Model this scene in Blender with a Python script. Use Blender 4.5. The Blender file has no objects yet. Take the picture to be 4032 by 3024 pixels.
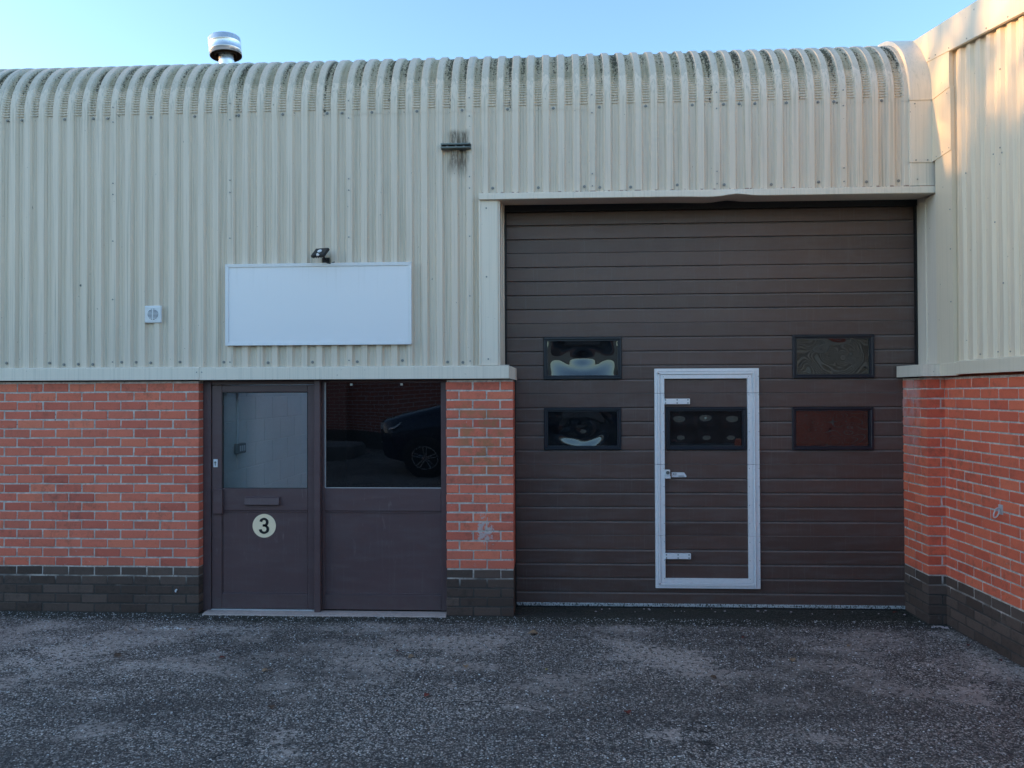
import bpy, math, random
import numpy as np
from mathutils import Vector, Matrix

random.seed(7)
rng = np.random.default_rng(7)
SC = bpy.context.scene
COL = SC.collection

# ------------------------------------------------------------------ camera
CAM = Vector((2.9408, -6.2786, 1.8245))
yaw, pit, rol = 0.0511, 0.01144, -0.00412
fw = Vector((-math.sin(yaw) * math.cos(pit), math.cos(yaw) * math.cos(pit), math.sin(pit)))
rt0 = Vector((math.cos(yaw), math.sin(yaw), 0))
up0 = rt0.cross(fw)
rt = rt0 * math.cos(rol) + up0 * math.sin(rol)
up = -rt0 * math.sin(rol) + up0 * math.cos(rol)
cd = bpy.data.cameras.new('camera')
cam = bpy.data.objects.new('camera', cd)
COL.objects.link(cam)
m = Matrix((rt, up, -fw)).transposed().to_4x4()
m.translation = CAM
cam.matrix_world = m
cd.sensor_width = 36
cd.lens = 3028 / 4032 * 36
cd.clip_start = 0.05
cd.clip_end = 2000
SC.camera = cam

# ------------------------------------------------------------------ world, sun, exposure
SUN_EL, SUN_AZ = math.radians(7.0), math.radians(88)          # azimuth: from +Y towards -X
w = bpy.data.worlds.new('World')
SC.world = w
w.use_nodes = True
nt = w.node_tree
nt.nodes.clear()
sky = nt.nodes.new('ShaderNodeTexSky')
sky.sky_type = 'NISHITA'
sky.sun_disc = False
sky.sun_elevation = SUN_EL
sky.sun_rotation = -SUN_AZ
sky.altitude = 0
sky.air_density = 0.9
sky.dust_density = 0.6
sky.ozone_density = 2.2
bg = nt.nodes.new('ShaderNodeBackground')
bg.inputs['Strength'].default_value = 0.15
wo = nt.nodes.new('ShaderNodeOutputWorld')
nt.links.new(sky.outputs[0], bg.inputs[0])
nt.links.new(bg.outputs[0], wo.inputs[0])
sdir = Vector((-math.sin(SUN_AZ) * math.cos(SUN_EL), math.cos(SUN_AZ) * math.cos(SUN_EL), math.sin(SUN_EL)))
sl = bpy.data.lights.new('sun', 'SUN')
sl.energy = 2.2
sl.angle = math.radians(0.5)
sl.color = (1.0, 0.56, 0.22)
so = bpy.data.objects.new('sun', sl)
COL.objects.link(so)
so.rotation_euler = sdir.to_track_quat('Z', 'Y').to_euler()
so.location = (0, 0, 20)
SC.view_settings.view_transform = 'Standard'
SC.view_settings.look = 'None'
SC.view_settings.gamma = 1
SC.view_settings.use_curve_mapping = False
SC.view_settings.exposure = 2.18
SC.cycles.max_bounces = 8
SC.cycles.diffuse_bounces = 4
SC.cycles.glossy_bounces = 4
SC.cycles.transparent_max_bounces = 8
SC.cycles.caustics_reflective = False
SC.cycles.caustics_refractive = False
SC.cycles.use_denoising = True


# ------------------------------------------------------------------ node helpers
class N:
    def __init__(s, name, spec=0.5):
        s.m = bpy.data.materials.new(name)
        s.m.use_nodes = True
        s.t = s.m.node_tree
        s.b = s.t.nodes['Principled BSDF']
        s.out = s.t.nodes['Material Output']
        s.b.inputs['Specular IOR Level'].default_value = spec
        s._pos = None

    def new(s, t, **k):
        n = s.t.nodes.new(t)
        for a, v in k.items():
            setattr(n, a, v)
        return n

    def put(s, sock, v):
        if isinstance(v, bpy.types.NodeSocket):
            s.t.links.new(v, sock)
        elif isinstance(v, (tuple, list)) and len(v) == 3 and sock.type == 'RGBA':
            sock.default_value = (*v, 1)
        else:
            sock.default_value = v

    def pos(s):
        if s._pos is None:
            s._pos = s.new('ShaderNodeNewGeometry').outputs['Position']
        return s._pos

    def xyz(s, v=None):
        n = s.new('ShaderNodeSeparateXYZ')
        s.put(n.inputs[0], v or s.pos())
        return n.outputs

    def scl(s, v, k, off=(0, 0, 0)):
        n = s.new('ShaderNodeMapping')
        s.put(n.inputs['Vector'], v)
        n.inputs['Scale'].default_value = k
        n.inputs['Location'].default_value = off
        return n.outputs[0]

    def noise(s, scale, k=(1, 1, 1), det=3, rough=.55, dist=0, v=None, off=(0, 0, 0)):
        n = s.new('ShaderNodeTexNoise')
        s.put(n.inputs['Vector'], s.scl(v or s.pos(), k, off))
        n.inputs['Scale'].default_value = scale
        n.inputs['Detail'].default_value = det
        n.inputs['Roughness'].default_value = rough
        n.inputs['Distortion'].default_value = dist
        return n.outputs['Fac']

    def voro(s, scale, k=(1, 1, 1), feat='F1', out='Distance', v=None):
        n = s.new('ShaderNodeTexVoronoi', feature=feat)
        s.put(n.inputs['Vector'], s.scl(v or s.pos(), k))
        n.inputs['Scale'].default_value = scale
        return n.outputs[out]

    def ramp(s, f, stops, interp='LINEAR'):
        n = s.new('ShaderNodeValToRGB')
        s.put(n.inputs[0], f)
        e = n.color_ramp.elements
        n.color_ramp.interpolation = interp
        while len(e) < len(stops):
            e.new(0.5)
        for i, (p, c) in enumerate(stops):
            e[i].position = p
            e[i].color = (c, c, c, 1) if isinstance(c, (int, float)) else (*c, 1)
        return n.outputs[0]

    def mix(s, f, a, b, blend='MIX'):
        n = s.new('ShaderNodeMix', data_type='RGBA', blend_type=blend)
        s.put(n.inputs[0], f)
        s.put(n.inputs[6], a)
        s.put(n.inputs[7], b)
        return n.outputs[2]

    def math(s, op, a, b=None, c=None, clamp=False):
        n = s.new('ShaderNodeMath', operation=op, use_clamp=clamp)
        s.put(n.inputs[0], a)
        if b is not None:
            s.put(n.inputs[1], b)
        if c is not None:
            s.put(n.inputs[2], c)
        return n.outputs[0]

    def step(s, v, a, b):
        n = s.new('ShaderNodeMapRange', interpolation_type='SMOOTHSTEP')
        s.put(n.inputs[0], v)
        n.inputs[1].default_value = a
        n.inputs[2].default_value = b
        return n.outputs[0]

    def bump(s, h, strength=.5, dist=.01):
        n = s.new('ShaderNodeBump')
        s.put(n.inputs['Height'], h)
        n.inputs['Strength'].default_value = strength
        n.inputs['Distance'].default_value = dist
        s.put(s.b.inputs['Normal'], n.outputs[0])

    def col(s, c):
        s.put(s.b.inputs['Base Color'], c)

    def rgh(s, r):
        s.put(s.b.inputs['Roughness'], r)

    def rand(s):
        return s.new('ShaderNodeObjectInfo').outputs['Random']

    def island(s):
        return s.new('ShaderNodeNewGeometry').outputs['Random Per Island']


def plain(name, c, rough=.5, metal=0, var=.06, bump=0, bscale=200, spec=.5):
    n = N(name, spec)
    f = n.noise(3, det=4)
    f2 = n.noise(45, det=3)
    k = n.mix(n.ramp(f, [(.3, 1 - var), (.7, 1 + var * .5)]), (0, 0, 0), c)
    k = n.mix(1.0, c, n.ramp(n.math('MULTIPLY', n.math('ADD', f, f2), .5), [(.35, 1 - var), (.65, 1.0)]), 'MULTIPLY')
    n.col(k)
    n.rgh(n.ramp(f2, [(.3, max(.02, rough - .08)), (.7, min(1, rough + .08))]))
    n.b.inputs['Metallic'].default_value = metal
    if bump:
        n.bump(n.noise(bscale, det=2), bump, .002)
    return n.m


M = {}


def cladding_mat(name, base, eave=False, streak=1.0):
    n = N(name, .45)
    x, y, z = n.xyz()
    c = n.mix(n.noise(.7, det=2), base, tuple(v * .93 for v in base))
    # fine vertical run-off streaks
    s1 = n.noise(1, k=(70, 70, 1.1), det=3, rough=.6)
    s2 = n.noise(1, k=(22, 22, .5), det=2, off=(3, 1, 2))
    f = n.math('MULTIPLY', n.ramp(s1, [(.47, 0), (.72, 1)]), n.ramp(s2, [(.4, .1), (.65, .75)]))
    f = n.math('MULTIPLY', f, .75 * streak)
    c = n.mix(f, c, (.20, .22, .16))
    s3 = n.noise(1, k=(120, 120, .8), det=1, off=(8, 4, 1))
    c = n.mix(n.math('MULTIPLY', n.ramp(s3, [(.60, 0), (.70, 1)]), .28 * streak), c, (.16, .16, .12))
    # chips and specks
    sp = n.noise(38, k=(1, 1, .7), det=2, off=(5, 5, 5))
    c = n.mix(n.math('MULTIPLY', n.ramp(sp, [(.745, 0), (.765, 1)]), .6), c, (.10, .08, .06))
    if name == 'cladding_main':
        # dirty wash around the old bracket
        dx = n.math('ABSOLUTE', n.math('SUBTRACT', x, 2.19))
        wx = n.step(n.math('ADD', dx, n.math('MULTIPLY', n.noise(30, k=(1, 1, .15)), .06)), .135, .085)
        wz = n.math('MULTIPLY', n.step(z, 3.56, 3.74), n.step(z, 4.0, 3.95))
        sm = n.ramp(n.noise(1, k=(60, 60, 12), det=5, rough=.7, dist=.4), [(.36, .25), (.55, 1)])
        sm = n.math('MULTIPLY', n.math('MULTIPLY', wx, wz), sm)
        c = n.mix(n.math('MULTIPLY', sm, .85), c, (.10, .07, .042))
        # pale rub under the flood light
        rx = n.step(n.math('ABSOLUTE', n.math('SUBTRACT', x, 1.09)), .075, .02)
        rz = n.math('MULTIPLY', n.step(z, 2.86, 2.9), n.step(z, 3.0, 2.93))
        c = n.mix(n.math('MULTIPLY', n.math('MULTIPLY', rx, rz), .5), c, (.50, .38, .20))
        # rust nibbles on the cut bottom edge above the lintel
        rr = n.math('MULTIPLY', n.math('MULTIPLY', n.step(x, 2.37, 2.38), n.step(z, 3.468, 3.455)), n.ramp(n.noise(24, det=2), [(.5, 0), (.56, 1)]))
        c = n.mix(n.math('MULTIPLY', rr, .9), c, (.16, .05, .03))
    rough = .42
    if eave:
        n.bump(n.noise(300, det=2), .05, .001)
        # tide mark of grime over the curved tops
        zz = n.math('ADD', z, n.math('MULTIPLY', n.noise(1, k=(21, 3, 7), det=3, rough=.65, dist=.8), .30))
        tide = n.step(zz, 4.555, 4.57)
        grime = n.mix(n.noise(24, det=4), (.46, .43, .35), (.36, .34, .27))
        c = n.mix(n.math('MULTIPLY', tide, .45), c, grime)
        # moss and soot in the crimped valleys
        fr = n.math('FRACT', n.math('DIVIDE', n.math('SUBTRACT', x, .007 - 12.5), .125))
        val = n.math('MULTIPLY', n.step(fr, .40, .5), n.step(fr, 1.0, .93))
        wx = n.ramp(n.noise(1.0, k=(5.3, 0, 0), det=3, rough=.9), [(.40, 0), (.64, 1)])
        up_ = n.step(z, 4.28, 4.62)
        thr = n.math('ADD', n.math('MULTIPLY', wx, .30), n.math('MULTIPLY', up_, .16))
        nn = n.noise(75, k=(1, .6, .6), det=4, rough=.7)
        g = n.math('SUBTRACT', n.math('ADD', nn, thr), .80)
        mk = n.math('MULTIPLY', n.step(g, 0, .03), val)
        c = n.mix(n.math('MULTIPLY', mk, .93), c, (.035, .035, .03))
        gr = n.math('MULTIPLY', n.math('MULTIPLY', n.ramp(n.noise(9, det=4), [(.4, 0), (.6, 1)]), val), n.step(z, 4.15, 4.4))
        c = n.mix(n.math('MULTIPLY', gr, .3), c, (.27, .27, .18))
        sp2 = n.math('MULTIPLY', n.ramp(n.noise(60, det=2, off=(2, 2, 2)), [(.73, 0), (.75, 1)]), n.step(z, 4.2, 4.5))
        c = n.mix(sp2, c, (.04, .04, .04))
    n.col(c)
    n.rgh(n.ramp(s1, [(.3, rough - .04), (.7, rough + .14)]))
    return n.m


CREAM = (.76, .65, .53)
M['clad'] = cladding_mat('cladding_main', CREAM, streak=.85)
M['eave'] = cladding_mat('cladding_eave', CREAM, eave=True)
M['clad_side'] = cladding_mat('cladding_warm_lit', (.80, .68, .52), streak=.35)  # same sheet as the front; the wing's warm light is in the base colour
M['flash'] = cladding_mat('flashing_cream', (.82, .73, .61), streak=.4)
M['flash_side'] = cladding_mat('flashing_warm_lit', (.80, .69, .53), streak=.25)  # same flashing, base colour warmed for the light on the wing
M['screw'] = plain('screw_grey', (.27, .27, .26), .5, .3)


def brick_mat(name, cols, side=False, blue=False):
    n = N(name, .25)
    x, y, z = n.xyz()
    r = n.rand()
    c = n.ramp(r, [(i / (len(cols) - 1), q) for i, q in enumerate(cols)])
    # second random stream from the object location keeps neighbours apart
    crease = n.noise(1, k=(150, 150, 210), det=5, rough=.72, dist=1.2)
    big = n.noise(3.2, det=4, off=(1, 2, 3))
    c = n.mix(n.math('MULTIPLY', n.ramp(crease, [(.54, 0), (.76, 1)]), .55), c, tuple(v * .38 for v in cols[0]))
    c = n.mix(n.math('MULTIPLY', n.ramp(crease, [(.26, 1), (.42, 0)]), .35), c, tuple(min(1, v * 1.45) for v in cols[-1]))
    soot = n.ramp(n.noise(14, det=6, rough=.75, off=(6, 0, 6)), [(.48, 0), (.66, 1)])
    c = n.mix(n.math('MULTIPLY', soot, n.ramp(big, [(.42, .06), (.64, .55)])), c, (.20, .09, .065) if not blue else (.03, .028, .025))
    if not blue:
        # pale paint and plaster specks towards the bottom courses
        ps = n.math('MULTIPLY', n.ramp(n.noise(55, det=3, off=(9, 3, 1)), [(.70, 0), (.73, 1)]), n.step(z, 1.1, .6))
        c = n.mix(n.math('MULTIPLY', ps, .8), c, (.62, .5, .42))
        if not side:
            # scuffed white patch on the pier and ochre lichen tone above it
            dx = n.math('SUBTRACT', x, 2.40)
            dz = n.math('SUBTRACT', z, .70)
            d = n.math('SQRT', n.math('ADD', n.math('MULTIPLY', dx, dx), n.math('MULTIPLY', n.math('MULTIPLY', dz, dz), .6)))
            q = n.math('ADD', n.math('MULTIPLY', n.step(d, .16, .02), .24), n.noise(24, k=(1, 1, .8), det=4, rough=.7, dist=.8))
            c = n.mix(n.math('MULTIPLY', n.ramp(q, [(.69, 0), (.72, 1)]), .85), c, (.55, .48, .47))
            och = n.math('MULTIPLY', n.step(n.math('ABSOLUTE', n.math('SUBTRACT', x, 2.36)), .3, .1), n.math('MULTIPLY', n.step(z, 1.0, 1.3), n.step(z, 1.85, 1.6)))
            c = n.mix(n.math('MULTIPLY', n.math('MULTIPLY', och, n.ramp(n.noise(11, det=3), [(.4, 0), (.6, 1)])), .6), c, (.33, .20, .09))
        else:
            # uneven whitening on the pier return, stronger near the top
            wz = n.step(n.math('ADD', z, n.math('MULTIPLY', n.noise(3), .8)), 1.5, 2.2)
            wy = n.math('MULTIPLY', n.step(y, -.02, .1), n.step(x, 5.95, 5.88))
            wq = n.math('MULTIPLY', n.math('MULTIPLY', wz, wy), n.ramp(n.noise(8, det=4), [(.38, .1), (.55, .9)]))
            c = n.mix(n.math('MULTIPLY', wq, .6), c, (.60, .46, .46))
    else:
        lt = n.ramp(n.noise(26, det=5, off=(3, 3, 3)), [(.62, 0), (.8, 1)])
        c = n.mix(n.math('MULTIPLY', lt, .35), c, (.20, .19, .175))
    n.col(c)
    n.rgh(.85)
    hgt = n.math('ADD', crease, n.math('MULTIPLY', n.noise(260, det=3), .35))
    n.bump(hgt, .75, .006)
    return n.m


M['red'] = brick_mat('red_brick', [(.58, .145, .10), (.74, .185, .122), (.84, .225, .14), (.66, .18, .12), (.78, .195, .12), (.86, .25, .15)])
M['red_side'] = brick_mat('red_brick_warm_lit', [(.70, .14, .08), (.82, .175, .098), (.87, .205, .112), (.76, .16, .092), (.84, .185, .10), (.88, .22, .118)], side=True)  # same brick as the front, oranger to carry the wing's warm light
M['blue'] = brick_mat('dark_brick', [(.088, .060, .049), (.118, .080, .064), (.155, .108, .088), (.10, .070, .058)], blue=True)


def mortar_mat():
    n = N('mortar', .2)
    x, y, z = n.xyz()
    c = n.mix(n.ramp(n.noise(13, det=5, rough=.75), [(.36, 0), (.64, 1)]), (.40, .355, .32), (.72, .64, .58))
    lo = n.step(n.math('ADD', z, n.math('MULTIPLY', n.noise(4, det=3), .25)), .50, .36)
    c = n.mix(n.math('MULTIPLY', lo, .93), c, (.036, .032, .03))
    c = n.mix(n.ramp(n.noise(48, det=4, off=(2, 7, 2)), [(.60, 0), (.7, .7)]), c, (.15, .12, .10))
    n.col(c)
    n.rgh(.95)
    n.bump(n.noise(180, det=5), .7, .004)
    return n.m


M['mortar'] = mortar_mat()


def dark_door_mat(name, c, grime=.5):
    n = N(name, .45)
    x, y, z = n.xyz()
    k = n.mix(n.noise(2.2, k=(.5, 1, 1.2), det=4), c, tuple(v * 1.22 for v in c))
    wv = n.ramp(n.noise(1, k=(5, 5, 26), det=4, off=(4, 0, 1)), [(.45, 0), (.75, 1)])
    if grime > .9:
        k = n.mix(1.0, k, n.ramp(n.rand(), [(0, .86), (1, 1.10)]), 'MULTIPLY')
        blot = n.math('MULTIPLY', n.ramp(n.noise(3.5, k=(1, 1, .6), det=6, rough=.7, dist=.5, off=(3, 0, 2)), [(.5, 0), (.68, 1)]), .30)
        k = n.mix(blot, k, (.14, .105, .09))
    if grime < .9:
        sc = n.ramp(n.noise(1, k=(26, 8, 5), det=4, rough=.7, dist=.6, off=(2, 5, 9)), [(.62, 0), (.74, 1)])
        sc = n.math('MULTIPLY', sc, n.math('MULTIPLY', n.step(z, .2, .6), n.step(z, 1.2, .9)))
        k = n.mix(n.math('MULTIPLY', sc, .35), k, (.24, .20, .20))
    k = n.mix(n.math('MULTIPLY', wv, .15 * grime), k, (.20, .19, .19))
    vs = n.ramp(n.noise(1, k=(60, 60, 2.2), det=3, off=(0, 2, 5)), [(.58, 0), (.75, 1)])
    k = n.mix(n.math('MULTIPLY', vs, .30 * grime), k, (.17, .15, .14))
    sp = n.ramp(n.noise(130, det=2, off=(1, 8, 1)), [(.73, 0), (.76, 1)])
    low = n.step(z, .9, 0)
    k = n.mix(n.math('MULTIPLY', sp, n.math('ADD', n.math('MULTIPLY', low, .5), .12)), k, (.35, .33, .32))
    dust = n.math('MULTIPLY', n.step(z, .28, .02), n.ramp(n.noise(30, det=4), [(.35, .1), (.65, .6)]))
    k = n.mix(n.math('MULTIPLY', dust, .45), k, (.13, .115, .105))
    n.col(k)
    n.rgh(n.ramp(wv, [(0, .36), (1, .58)]))
    n.bump(n.noise(3.0, k=(1, 1, 2), det=2), .12, .02)
    return n.m


M['door'] = dark_door_mat('brown_aluminium', (.100, .060, .062), .55)
M['slat'] = dark_door_mat('brown_steel_slat', (.098, .058, .048), 1.0)
M['slat_ledge'] = plain('slat_ledge_highlight', (.19, .145, .13), .7, 0, .35)  # paler ledge colour stands in for the sky highlight along each groove
M['navy'] = plain('dark_window_frame', (.010, .013, .022), .38, 0, .1)
M['white'] = plain('white_powder_coat', (.80, .80, .82), .42, 0, .07)
M['whitewick'] = plain('white_wicket_frame', (.90, .89, .90), .40, 0, .1)
M['board'] = plain('white_sign_face', (.82, .82, .83), .33, 0, .03)
def board_mat():
    n = N('white_sign_face', .5)
    x, y, z = n.xyz()
    c = n.mix(n.noise(1.3, det=3), (.83, .82, .85), (.79, .79, .82))
    dr = n.math('MULTIPLY', n.ramp(n.noise(1, k=(34, 1, 1.2), det=3), [(.55, 0), (.75, 1)]), n.step(z, 2.55, 2.89))
    c = n.mix(n.math('MULTIPLY', dr, .16), c, (.40, .40, .38))
    rim = n.math('MULTIPLY', n.step(z, 2.30, 2.235), n.ramp(n.noise(9, det=4), [(.4, .1), (.7, 1)]))
    c = n.mix(n.math('MULTIPLY', rim, .18), c, (.42, .40, .36))
    n.col(c)
    n.rgh(.36)
    return n.m


M['board'] = board_mat()
M['black'] = plain('black_rubber', (.010, .010, .011), .6, 0, .1)
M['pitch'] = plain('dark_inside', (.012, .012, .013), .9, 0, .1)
M['cream'] = plain('cream_vinyl', (.98, .80, .55), .45, 0, .03)
M['ink'] = plain('black_vinyl', (.014, .013, .014), .4, 0, .02)
M['galv'] = plain('galvanised_steel', (.62, .62, .62), .42, .3, .2)
M['steel_dirty'] = plain('weathered_steel', (.20, .23, .22), .55, .5, .45)
M['chrome'] = plain('polished_stainless', (.80, .79, .80), .34, .9, .06)
M['soot'] = plain('sooty_steel', (.10, .065, .045), .6, .4, .4)
M['conc'] = plain('worn_concrete', (.56, .44, .39), .95, 0, .35, .6, 150)
M['kerb_conc'] = plain('dark_concrete', (.17, .15, .14), .95, 0, .35)
M['paint_block'] = plain('painted_block', (.82, .84, .82), .7, 0, .08, .35, 160)
M['grey_plastic'] = plain('grey_plastic', (.22, .24, .24), .45)
M['white_plastic'] = plain('white_plastic', (.75, .76, .78), .4, 0, .03)
M['floor_in'] = plain('indoor_floor', (.5, .48, .46), .6)
M['ceil_in'] = plain('indoor_ceiling', (.8, .8, .78), .8)


def strip_mat():
    n = N('door_bottom_strip', .4)
    f = n.noise(95, k=(1, 1, .6), det=5, rough=.75)
    c = n.mix(n.ramp(f, [(.50, 0), (.56, 1)]), (.50, .53, .54), (.05, .055, .045))
    n.col(c)
    n.rgh(.6)
    return n.m


M['strip'] = strip_mat()


def glass_mat(name, tint, refl=1.6, base=0.0, wob=0.0, dirt=.02):
    n = N(name)
    n.t.nodes.remove(n.b)
    tr = n.new('ShaderNodeBsdfTransparent')
    tr.inputs[0].default_value = (*tint, 1)
    gl = n.new('ShaderNodeBsdfGlossy')
    gl.inputs['Roughness'].default_value = 0.01
    gl.inputs['Color'].default_value = (.95, .97, 1, 1)
    fr = n.new('ShaderNodeFresnel')
    fr.inputs[0].default_value = 1.5
    if wob:
        bp = n.new('ShaderNodeBump')
        n.put(bp.inputs['Height'], n.noise(2.3, det=1))
        bp.inputs['Strength'].default_value = wob
        bp.inputs['Distance'].default_value = .004
        n.t.links.new(bp.outputs[0], gl.inputs['Normal'])
        n.t.links.new(bp.outputs[0], fr.inputs['Normal'])
    f = n.math('ADD', n.math('MULTIPLY', fr.outputs[0], refl), base, clamp=True)
    mx = n.new('ShaderNodeMixShader')
    n.t.links.new(f, mx.inputs[0])
    n.t.links.new(tr.outputs[0], mx.inputs[1])
    n.t.links.new(gl.outputs[0], mx.inputs[2])
    df = n.new('ShaderNodeBsdfDiffuse')
    df.inputs[0].default_value = (.5, .52, .55, 1)
    mx2 = n.new('ShaderNodeMixShader')
    n.t.links.new(n.math('MULTIPLY', n.ramp(n.noise(9, det=5, rough=.7), [(.4, .2), (.75, 1)]), dirt), mx2.inputs[0])
    n.t.links.new(mx.outputs[0], mx2.inputs[1])
    n.t.links.new(df.outputs[0], mx2.inputs[2])
    n.t.links.new(mx2.outputs[0], n.out.inputs[0])
    return n.m


M['glass_door'] = glass_mat('door_glass', (.93, .97, .98), 1.1, dirt=.01)
M['glass_dark'] = glass_mat('side_glass', (.55, .6, .66), 2.8, wob=.12, dirt=.004)
M['acrylic'] = glass_mat('acrylic_pane', (.35, .37, .40), 2.3, dirt=.045)


def asphalt_mat():
    n = N('asphalt', .3)
    x, y, z = n.xyz()
    xy = n.scl(n.pos(), (1, 1, 0))
    cell = n.voro(105, out='Color', v=xy)
    sep = n.new('ShaderNodeSeparateColor')
    n.t.links.new(cell, sep.inputs[0])
    cr = sep.outputs[0]
    dist = n.voro(105, out='Distance', v=xy)
    c = n.ramp(cr, [(0, (.050, .042, .036)), (.5, (.20, .168, .145)), (.8, (.52, .44, .38)), (1, (.85, .74, .65))])
    c = n.mix(n.ramp(dist, [(.40, 0), (.75, .75)]), c, (.045, .04, .038))
    # smoother worn-in patches where the binder stands flush
    pn = n.noise(1.5, k=(1, 1.25, 0), det=6, rough=.62, dist=.35, off=(2.1, 0.4, 0))
    band = n.math('MULTIPLY', n.step(y, -2.2, -1.2), n.step(y, -.12, -.38))
    ph = n.math('ADD', n.math('MULTIPLY', band, .13), pn)
    holes = n.noise(27, k=(1, 1, 0), det=4, rough=.65)
    ph = n.math('SUBTRACT', ph, n.math('MULTIPLY', n.ramp(holes, [(.50, 0), (.60, 1)]), .22))
    patch = n.math('MULTIPLY', n.step(ph, .60, .68), .92)
    fine = n.noise(240, k=(1, 1, 0), det=3)
    pc = n.mix(fine, (.44, .36, .31), (.62, .51, .44))
    c = n.mix(n.math('MULTIPLY', patch, .85), c, pc)
    # wide tonal drift, dark wet-looking left corner
    c = n.mix(n.ramp(n.noise(.55, det=3, off=(4, 4, 0)), [(.38, .45), (.60, 0)]), c, (.095, .078, .067))
    # damp moss along the foot of the roller door and walls
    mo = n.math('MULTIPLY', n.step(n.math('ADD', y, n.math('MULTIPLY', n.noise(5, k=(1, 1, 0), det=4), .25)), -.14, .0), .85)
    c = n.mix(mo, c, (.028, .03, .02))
    # hairline cracks and the faint edge of an old patch
    wv = n.new('ShaderNodeVectorMath', operation='ADD')
    n.put(wv.inputs[0], xy)
    nz = n.new('ShaderNodeTexNoise')
    n.put(nz.inputs['Vector'], xy)
    nz.inputs['Scale'].default_value = 3.0
    nz.inputs['Detail'].default_value = 5
    sc_ = n.new('ShaderNodeVectorMath', operation='SCALE')
    n.t.links.new(nz.outputs['Color'], sc_.inputs[0])
    sc_.inputs['Scale'].default_value = .55
    n.t.links.new(sc_.outputs[0], wv.inputs[1])
    ed = n.voro(.42, feat='DISTANCE_TO_EDGE', v=wv.outputs[0])
    cm = n.math('MULTIPLY', n.step(ed, .0048, .0015), n.ramp(n.noise(1.1, k=(1, 1, 0), det=3, off=(7, 1, 0)), [(.45, 0), (.6, .8)]))
    c = n.mix(cm, c, (.018, .015, .014))
    # tyre sweeps: long soft darker arcs
    ty = n.noise(1, k=(.55, 3.2, 0), det=4, rough=.6, off=(1, 6, 0))
    c = n.mix(n.ramp(ty, [(.48, 0), (.64, .5)]), c, (.055, .046, .042))
    rb = n.ramp(n.noise(7, k=(1, 1.6, 0), det=4, off=(9, 9, 0)), [(.72, 0), (.78, 1)])
    c = n.mix(n.math('MULTIPLY', rb, .5), c, (.10, .045, .03))
    # white grit trodden into the surface
    wg = n.voro(70, out='Distance', v=xy)
    wc = n.voro(70, out='Color', v=xy)
    s2 = n.new('ShaderNodeSeparateColor')
    n.t.links.new(wc, s2.inputs[0])
    wm = n.math('MULTIPLY', n.step(wg, .15, .09), n.step(s2.outputs[1], .955, .96))
    c = n.mix(wm, c, (.55, .55, .52))
    n.col(c)
    n.rgh(n.mix(patch, (.78, .78, .78), (.6, .6, .6)))
    h = n.math('SUBTRACT', n.math('MULTIPLY', n.ramp(cr, [(0, .25), (1, 1)]), 1.0), n.math('MULTIPLY', dist, 1.1))
    h = n.mix(n.math('MULTIPLY', patch, .9), h, n.math('MULTIPLY', fine, .12))
    n.bump(h, .9, .007)
    return n.m


M['asphalt'] = asphalt_mat()


def stone_mat(name, stops, rough=.8):
    n = N(name, .4)
    n.col(n.ramp(n.island(), stops))
    n.rgh(rough)
    return n.m


M['stone'] = stone_mat('grey_chippings', [(0, (.07, .062, .055)), (.5, (.24, .21, .185)), (.85, (.50, .45, .40)), (1, (.75, .68, .62))])
M['grit'] = stone_mat('white_grit', [(0, (.45, .44, .42)), (.6, (.7, .7, .68)), (1, (.85, .85, .85))], .5)


# ------------------------------------------------------------------ mesh helpers
WL = {}


def wloc(o):
    return WL.get(o.name, Vector((0, 0, 0))) if o else Vector((0, 0, 0))


def link(o, parent=None, loc=(0, 0, 0)):
    COL.objects.link(o)
    loc = Vector(loc)
    WL[o.name] = loc
    if parent:
        o.parent = parent
        o.location = loc - wloc(parent)
    else:
        o.location = loc
    return o


def empty(name, loc, label, cat, group=None):
    o = bpy.data.objects.new(name, None)
    o.empty_display_size = .2
    link(o, None, loc)
    o['label'] = label
    o['category'] = cat
    if group:
        o['group'] = group
    return o


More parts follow.
